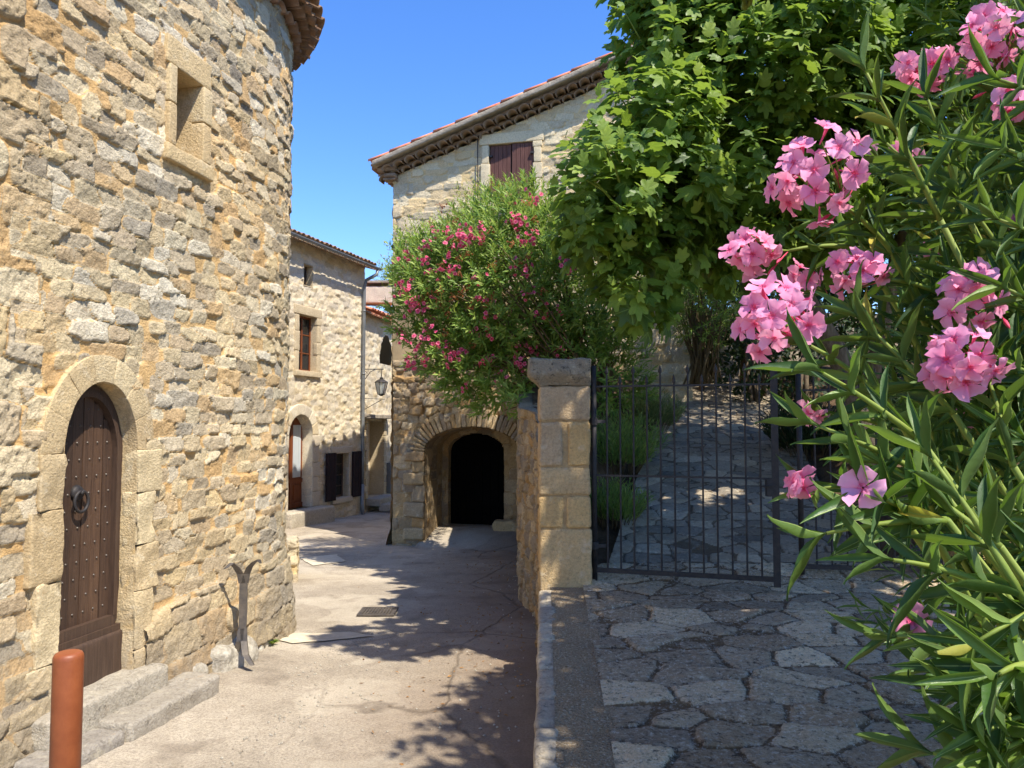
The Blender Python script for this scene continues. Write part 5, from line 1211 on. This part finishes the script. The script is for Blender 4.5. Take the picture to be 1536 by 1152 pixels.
# ---- trees outside the picture on the right whose shade falls on the gate and the paving
for i, (cx, cy, cz, rx, ry, rz_, n, lab) in enumerate(((3.9, 2.3, 5.2, 2.0, 2.0, .9, 2300, 'spreading shade tree standing out of view to the right of the paved terrace'), (4.6, 5.5, 5.0, 1.25, 1.4, .9, 1500, 'second shade tree out of view to the right beside the gate'), (3.7, 4.7, 5.9, 1.3, 1.3, .6, 1300, 'third shade tree arching high above the iron gate and out of view'))):
    o = empty('tree', (cx + 1, cy, 0), lab, 'tree', None)
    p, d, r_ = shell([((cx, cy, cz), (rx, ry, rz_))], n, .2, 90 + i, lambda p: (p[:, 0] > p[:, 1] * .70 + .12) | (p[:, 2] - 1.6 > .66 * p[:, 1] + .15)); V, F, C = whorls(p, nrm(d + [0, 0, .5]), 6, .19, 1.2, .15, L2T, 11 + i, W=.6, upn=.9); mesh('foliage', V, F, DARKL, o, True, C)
    g = Geo(); g.tube([(cx + 1, cy, -.1), (cx + .8, cy, 2), (cx + .3, cy, cz - .6)], [.16, .13, .08], 8); branches(g, np.array([cx + .3, cy, cz - .7]), p[::12], .03, .008, 5, 3); g.build('trunk', BARK, o, smooth=True)

# ---- foreground oleander with large pink blooms
fo_ = empty('oleander', (2.3, 1.9, -.05), 'close foreground oleander with long dark green leaves and big pink flower clusters on the right', 'shrub')
gfo = np.random.default_rng(101)
root = np.array([2.15, 2.3, -.1])
shoots = []  # (tip, base)
def bez(a, m, b, n): s = np.linspace(0, 1, n)[:, None]; return (1 - s) ** 2 * a + 2 * s * (1 - s) * m + s ** 2 * b
# named blooms: px, py, depth, number of flowers, spread (m), approach point of the stem (px, py, depth)
BL = [(1482, 62, 1.45, 15, .062, (1560, 260, 1.6)), (1384, 105, 1.55, 9, .042, (1500, 240, 1.7)), (1534, 150, 1.35, 7, .04, (1600, 300, 1.5)), (1218, 262, 1.35, 19, .072, (1340, 380, 1.5)), (1128, 378, 1.55, 11, .050, (1290, 372, 1.6)), (1158, 478, 1.3, 15, .060, (1330, 600, 1.4)), (1290, 404, 1.4, 9, .046, (1430, 450, 1.5)), (1456, 440, 1.25, 9, .044, (1545, 470, 1.4)), (1442, 546, 1.2, 12, .046, (1540, 545, 1.35)), (1198, 728, 1.15, 3, .018, (1330, 742, 1.25)), (1293, 731, .97, 1, .0, (1400, 800, 1.2)), (1222, 621, 1.5, 2, .018, (1330, 640, 1.6)), (1367, 930, 1.15, 1, .0, (1480, 1010, 1.3)), (1362, 232, 1.75, 3, .03, (1450, 330, 1.8)), (1302, 222, 1.8, 1, .01, (1400, 330, 1.8)), (1205, 420, 1.7, 5, .035, (1330, 500, 1.7)), (1392, 372, 1.9, 2, .02, (1470, 420, 1.9)), (1532, 335, 1.6, 3, .03, (1600, 420, 1.7)), (1450, 620, 1.9, 2, .02, (1500, 700, 1.9))]
sg = Geo()
for i, (px, py, Y, n, sp, ap) in enumerate(BL):
    c = P(px, py, Y); a = P(*ap); dirn = nrm(c - a); tipb = c - dirn * (sp + .035)
    vdir = nrm(np.array([0, 0, 1.6]) - c)
    pts = bez(root + gfo.normal(size=3) * .1, a + (a - tipb) * .8 + [0, 0, -.15], a, 6); pts = np.concatenate([pts[:-1], bez(a, (a + tipb) / 2 + [0, 0, .015], tipb, 6)])
    sg.tube(pts, np.linspace(.009, .0032, len(pts)), 7)
    shoots.append((a, tipb))
    g = Geo(); bg_ = Geo()
    n = int(n * 1.25) if n > 4 else n
    for k in range(n):
        if n == 1: off = np.zeros(3); fdv = nrm(vdir + np.array([-.1, 0, .1]))
        else:
            # golden spiral over the camera-facing and outer hemisphere of the head
            u = (k + .5) / n; th = k * 2.39996; zc = 1 - 1.75 * u; rr = math.sqrt(max(0, 1 - zc * zc)); ax_ = nrm(dirn * .8 + vdir * .9 + np.array([0, 0, .35])); e1 = nrm(np.cross(ax_, [.2, .3, 1.])); e2 = np.cross(ax_, e1)
            ov = ax_ * zc + (e1 * math.cos(th) + e2 * math.sin(th)) * rr; off = ov * sp * gfo.uniform(.6, 1.3); fdv = nrm(ov * .9 + vdir * .5 + gfo.normal(size=3) * .25)
        flower(g, c + off, fdv, gfo.uniform(.044, .058), 1000 + i * 30 + k, gfo.uniform(.1, .6))
        sg.tube(bez(tipb, (tipb + c + off - fdv * .035) / 2 + gfo.normal(size=3) * .004, c + off - fdv * .034, 4), [.0018, .0014, .0012, .0012], 5)
    g.build('flower_cluster', PINK, fo_, smooth=True, col=True)
    for k in range(max(2, n // 4) if n > 3 else 0):
        bd = nrm(dirn + gfo.normal(size=3) * .6); b0 = tipb + bd * .01; b1 = tipb + bd * gfo.uniform(.035, .06); bg_.tube([b0, b1], [.0012, .0014], 4); bg_.tube([b1, b1 + bd * .008, b1 + bd * .018, b1 + bd * .026], [.0015, .0035, .003, .0004], 6)
    if bg_.V: bg_.build('flower_buds', BUD, fo_, smooth=True)
# filler shoots: boundary of the bush in the photo, by height
by = [-60, 40, 150, 190, 260, 400, 470, 560, 640, 760, 860, 930, 1010, 1100, 1200]; bxs = [1500, 1430, 1400, 1340, 1330, 1330, 1270, 1250, 1260, 1270, 1330, 1380, 1400, 1430, 1440]
for k in range(235):
    py = gfo.uniform(-40, 1190); lim = np.interp(py, by, bxs) + 75; px = lim + (1700 - lim) * gfo.random() ** 1.1; Y = gfo.uniform(1.35, 2.5)
    tip = P(px, py, Y); ll = gfo.uniform(.22, .42); a = tip + ll * nrm(np.array([.75 + gfo.normal() * .2, .25 + gfo.normal() * .3, (-.75 if py < 500 else -.45 if py < 850 else .15) + gfo.normal() * .25]))
    shoots.append((a, tip))
    if k % 2 == 0: sg.tube(bez(root + gfo.normal(size=3) * .12, (root + a) / 2 + [.05, 0, .1], a, 5), np.linspace(.008, .005, 5), 6)
    sg.tube(bez(a, (a + tip) / 2 + [0, 0, .02], tip, 4), [.005, .004, .003, .002], 6)
# hand-placed leafy sprays that stand out in the photo: base and tip (px, py, depth)
SP = [((1410, 330, 1.35), (1300, 110, 1.3)), ((1440, 300, 1.4), (1392, 150, 1.35)), ((1460, 350, 1.5), (1330, 215, 1.5)), ((1380, 660, 1.15), (1235, 560, 1.1)), ((1400, 720, 1.15), (1230, 640, 1.15)), ((1420, 780, 1.1), (1240, 800, 1.12)), ((1490, 880, 1.0), (1340, 840, 1.0)), ((1500, 960, 1.05), (1345, 955, 1.05)), ((1536, 900, .95), (1400, 690, 1.0)), ((1500, 1060, 1.2), (1400, 1010, 1.15)), ((1560, 1000, .85), (1500, 1010, .8)), ((1530, 1180, .9), (1400, 1130, .95)), ((1430, 620, 1.3), (1290, 480, 1.35)), ((1520, 700, 1.2), (1480, 560, 1.25)), ((1400, 420, 1.6), (1240, 330, 1.6)), ((1530, 420, 1.4), (1440, 290, 1.4)), ((1500, 820, 1.1), (1330, 700, 1.15))]
SP += [((1640, 880 + 40 * i, .95 + .03 * i), (1470 + 10 * (i % 3), 960 + 34 * i, .9)) for i in range(6)] + [((1700, 200 + 110 * i, 1.3), (1500 + 14 * (i % 2), 120 + 105 * i, 1.2)) for i in range(7)]
for a, b in SP:
    a = P(*a); b = P(*b); shoots.append((a, b)); sg.tube(bez(a, (a + b) / 2 + [0, 0, .01], b, 6), np.linspace(.0055, .0025, 6), 8); sg.tube(bez(root, (root + a) / 2 + [.1, -.1, 0], a, 6), np.linspace(.009, .0055, 6), 7)
parts = []
for k, (a, b) in enumerate(shoots):
    d = b - a; Ls = np.linalg.norm(d); d = d / Ls; nodes = max(3, int(Ls / .042)); e1 = nrm(np.cross(d, [.1, .2, 1.])); e2 = np.cross(d, e1)
    m = nodes * 3; t = np.repeat(np.linspace(0, 1, nodes), 3); ph = np.tile([0, 2.094, 4.189], nodes) + np.repeat(np.arange(nodes), 3) * 1.047 + gfo.normal(size=m) * .15 + k
    rd = e1 * np.cos(ph)[:, None] + e2 * np.sin(ph)[:, None]; op = .98 - .45 * t + gfo.normal(size=m) * .13
    ax = d * np.cos(op)[:, None] + rd * np.sin(op)[:, None]; ax[:, 2] -= .12 * gfo.random(m)
    nm = d * np.sin(op)[:, None] - rd * np.cos(op)[:, None] + [0, -.05, .12]
    low = 1 if b[2] < 1.2 else 0
    L = gfo.uniform(.10, .155, m) * (1.0 - .25 * t); 
    parts.append(place(*L8T, a + d * (Ls * t)[:, None], ax, nm, L, L * gfo.uniform(.11, .15, m), np.where(gfo.random(m) < .018, 1., np.clip(gfo.beta(1.6, 2.6, m) + .2 * t * gfo.random(), 0, .95)), gfo.uniform(.0, .22, m) + .1 * low))
V, F, C = join(parts); mesh('foliage', V, F, OLEL, fo_, True, C)
sg.build('stems', STEMG, fo_, smooth=True)
# deeper mass of the same bush, behind the near shoots
p, d, r_ = shell([((2.35, 2.9, 1.3), (.75, .7, 1.5)), ((2.5, 2.9, 2.7), (.75, .7, 1.0))], 420, .35, 111, lambda p: (p[:, 0] > p[:, 1] * .47 + .12))
V, F, C = whorls(p, nrm(d + [-.2, -.3, .5]), 12, .14, .85, .3, L3T, 12, W=.15); mesh('inner_foliage', V, F, OLEL, fo_, True, C)
tag(fo_, None, None)

# ---- weeds at the foot of the tower, leaf litter on the lane
for i, (px, py, r_, lab) in enumerate(((404, 972, .07, 'small green weed growing from the foot of the tower beside the iron bracket'), (306, 1016, .06, 'tiny weed in the joint between the doorstep and the white rock'), (372, 968, .05, 'low weed sprouting under the feet of the iron bracket'))):
    X0, Y0 = RG(px, py); g_ = np.random.default_rng(i); n = 26; a = g_.random(n) * 6.28; c = np.array([X0, Y0, float(road_z(Y0)) + .02])
    o = empty('weed', c, lab, 'plant'); D_ = nrm(np.stack([np.cos(a), np.sin(a), .6 + g_.random(n)], -1))
    V, F, C = place(L3T[0], L3T[1], L3T[2], c + D_ * .01, D_, np.tile([0, 0, 1.], (n, 1)) + g_.normal(size=(n, 3)) * .2, np.full(n, r_ * 1.3), np.full(n, r_ * .4), g_.random(n), np.full(n, .4)); mesh('leaves', V, F, OLEM, o, True, C)
g_ = np.random.default_rng(77); n = 520
Yl = np.concatenate([g_.uniform(5.5, 14, 330), g_.uniform(7, 13, 150), g_.uniform(4, 9, 40)]); n = len(Yl); Xl = np.minimum(kx(np.minimum(Yl, 8.6)) - .06 - np.abs(g_.normal(size=n)) * .75, .1)
p0 = np.stack([Xl, Yl, rz(Xl[:, None], Yl[:, None])[:, 0] + .008], -1); a = g_.random(n) * 6.28; D_ = np.stack([np.cos(a), np.sin(a), .15 * g_.normal(size=n)], -1)
ll = g_.uniform(.018, .05, n); V, F, C = place(L2T[0], L2T[1], L2T[2], p0, D_, np.tile([0, 0, 1.], (n, 1)) + g_.normal(size=(n, 3)) * .35, ll, ll * g_.uniform(.3, .6, n), g_.random(n), g_.normal(size=n) * .4)
o = mesh('leaf_litter', V, F, LITTER, None, True, C); tag(o, 'scattered dry brown leaves lying on the shaded side of the lane', 'leaf litter', kind='stuff')

n = 420; g_ = np.random.default_rng(91); Yq = np.concatenate([g_.uniform(4.3, 8.2, 260), g_.uniform(5, 13, 160)]); Xq = np.where(np.arange(n) < 260, -3.36 + .2 * Yq + np.abs(g_.normal(size=n)) * .28 + .2, kx(np.minimum(Yq, 8.6)) - .05 - np.abs(g_.normal(size=n)) * .5)
Xq = np.where((np.arange(n) < 260) & (Yq < 6.1), Xq + .4, Xq); g = Geo(); Zq = rz(Xq[:, None], Yq[:, None])[:, 0]
oc = np.array([(1, 0, 0), (-1, 0, 0), (0, 1, 0), (0, -1, 0), (0, 0, 1), (0, 0, -.6)], float); of = [(0, 2, 4), (2, 1, 4), (1, 3, 4), (3, 0, 4), (2, 0, 5), (1, 2, 5), (3, 1, 5), (0, 3, 5)]
for i in range(n): g.add(oc * g_.uniform(.004, .013) * g_.uniform(.6, 1.3, (6, 3)) + [Xq[i], Yq[i], Zq[i] + .004], of)
o = g.build('grit', WHITER, None); tag(o, 'loose pale grit and tiny pebbles along the foot of the walls', 'grit', kind='stuff')
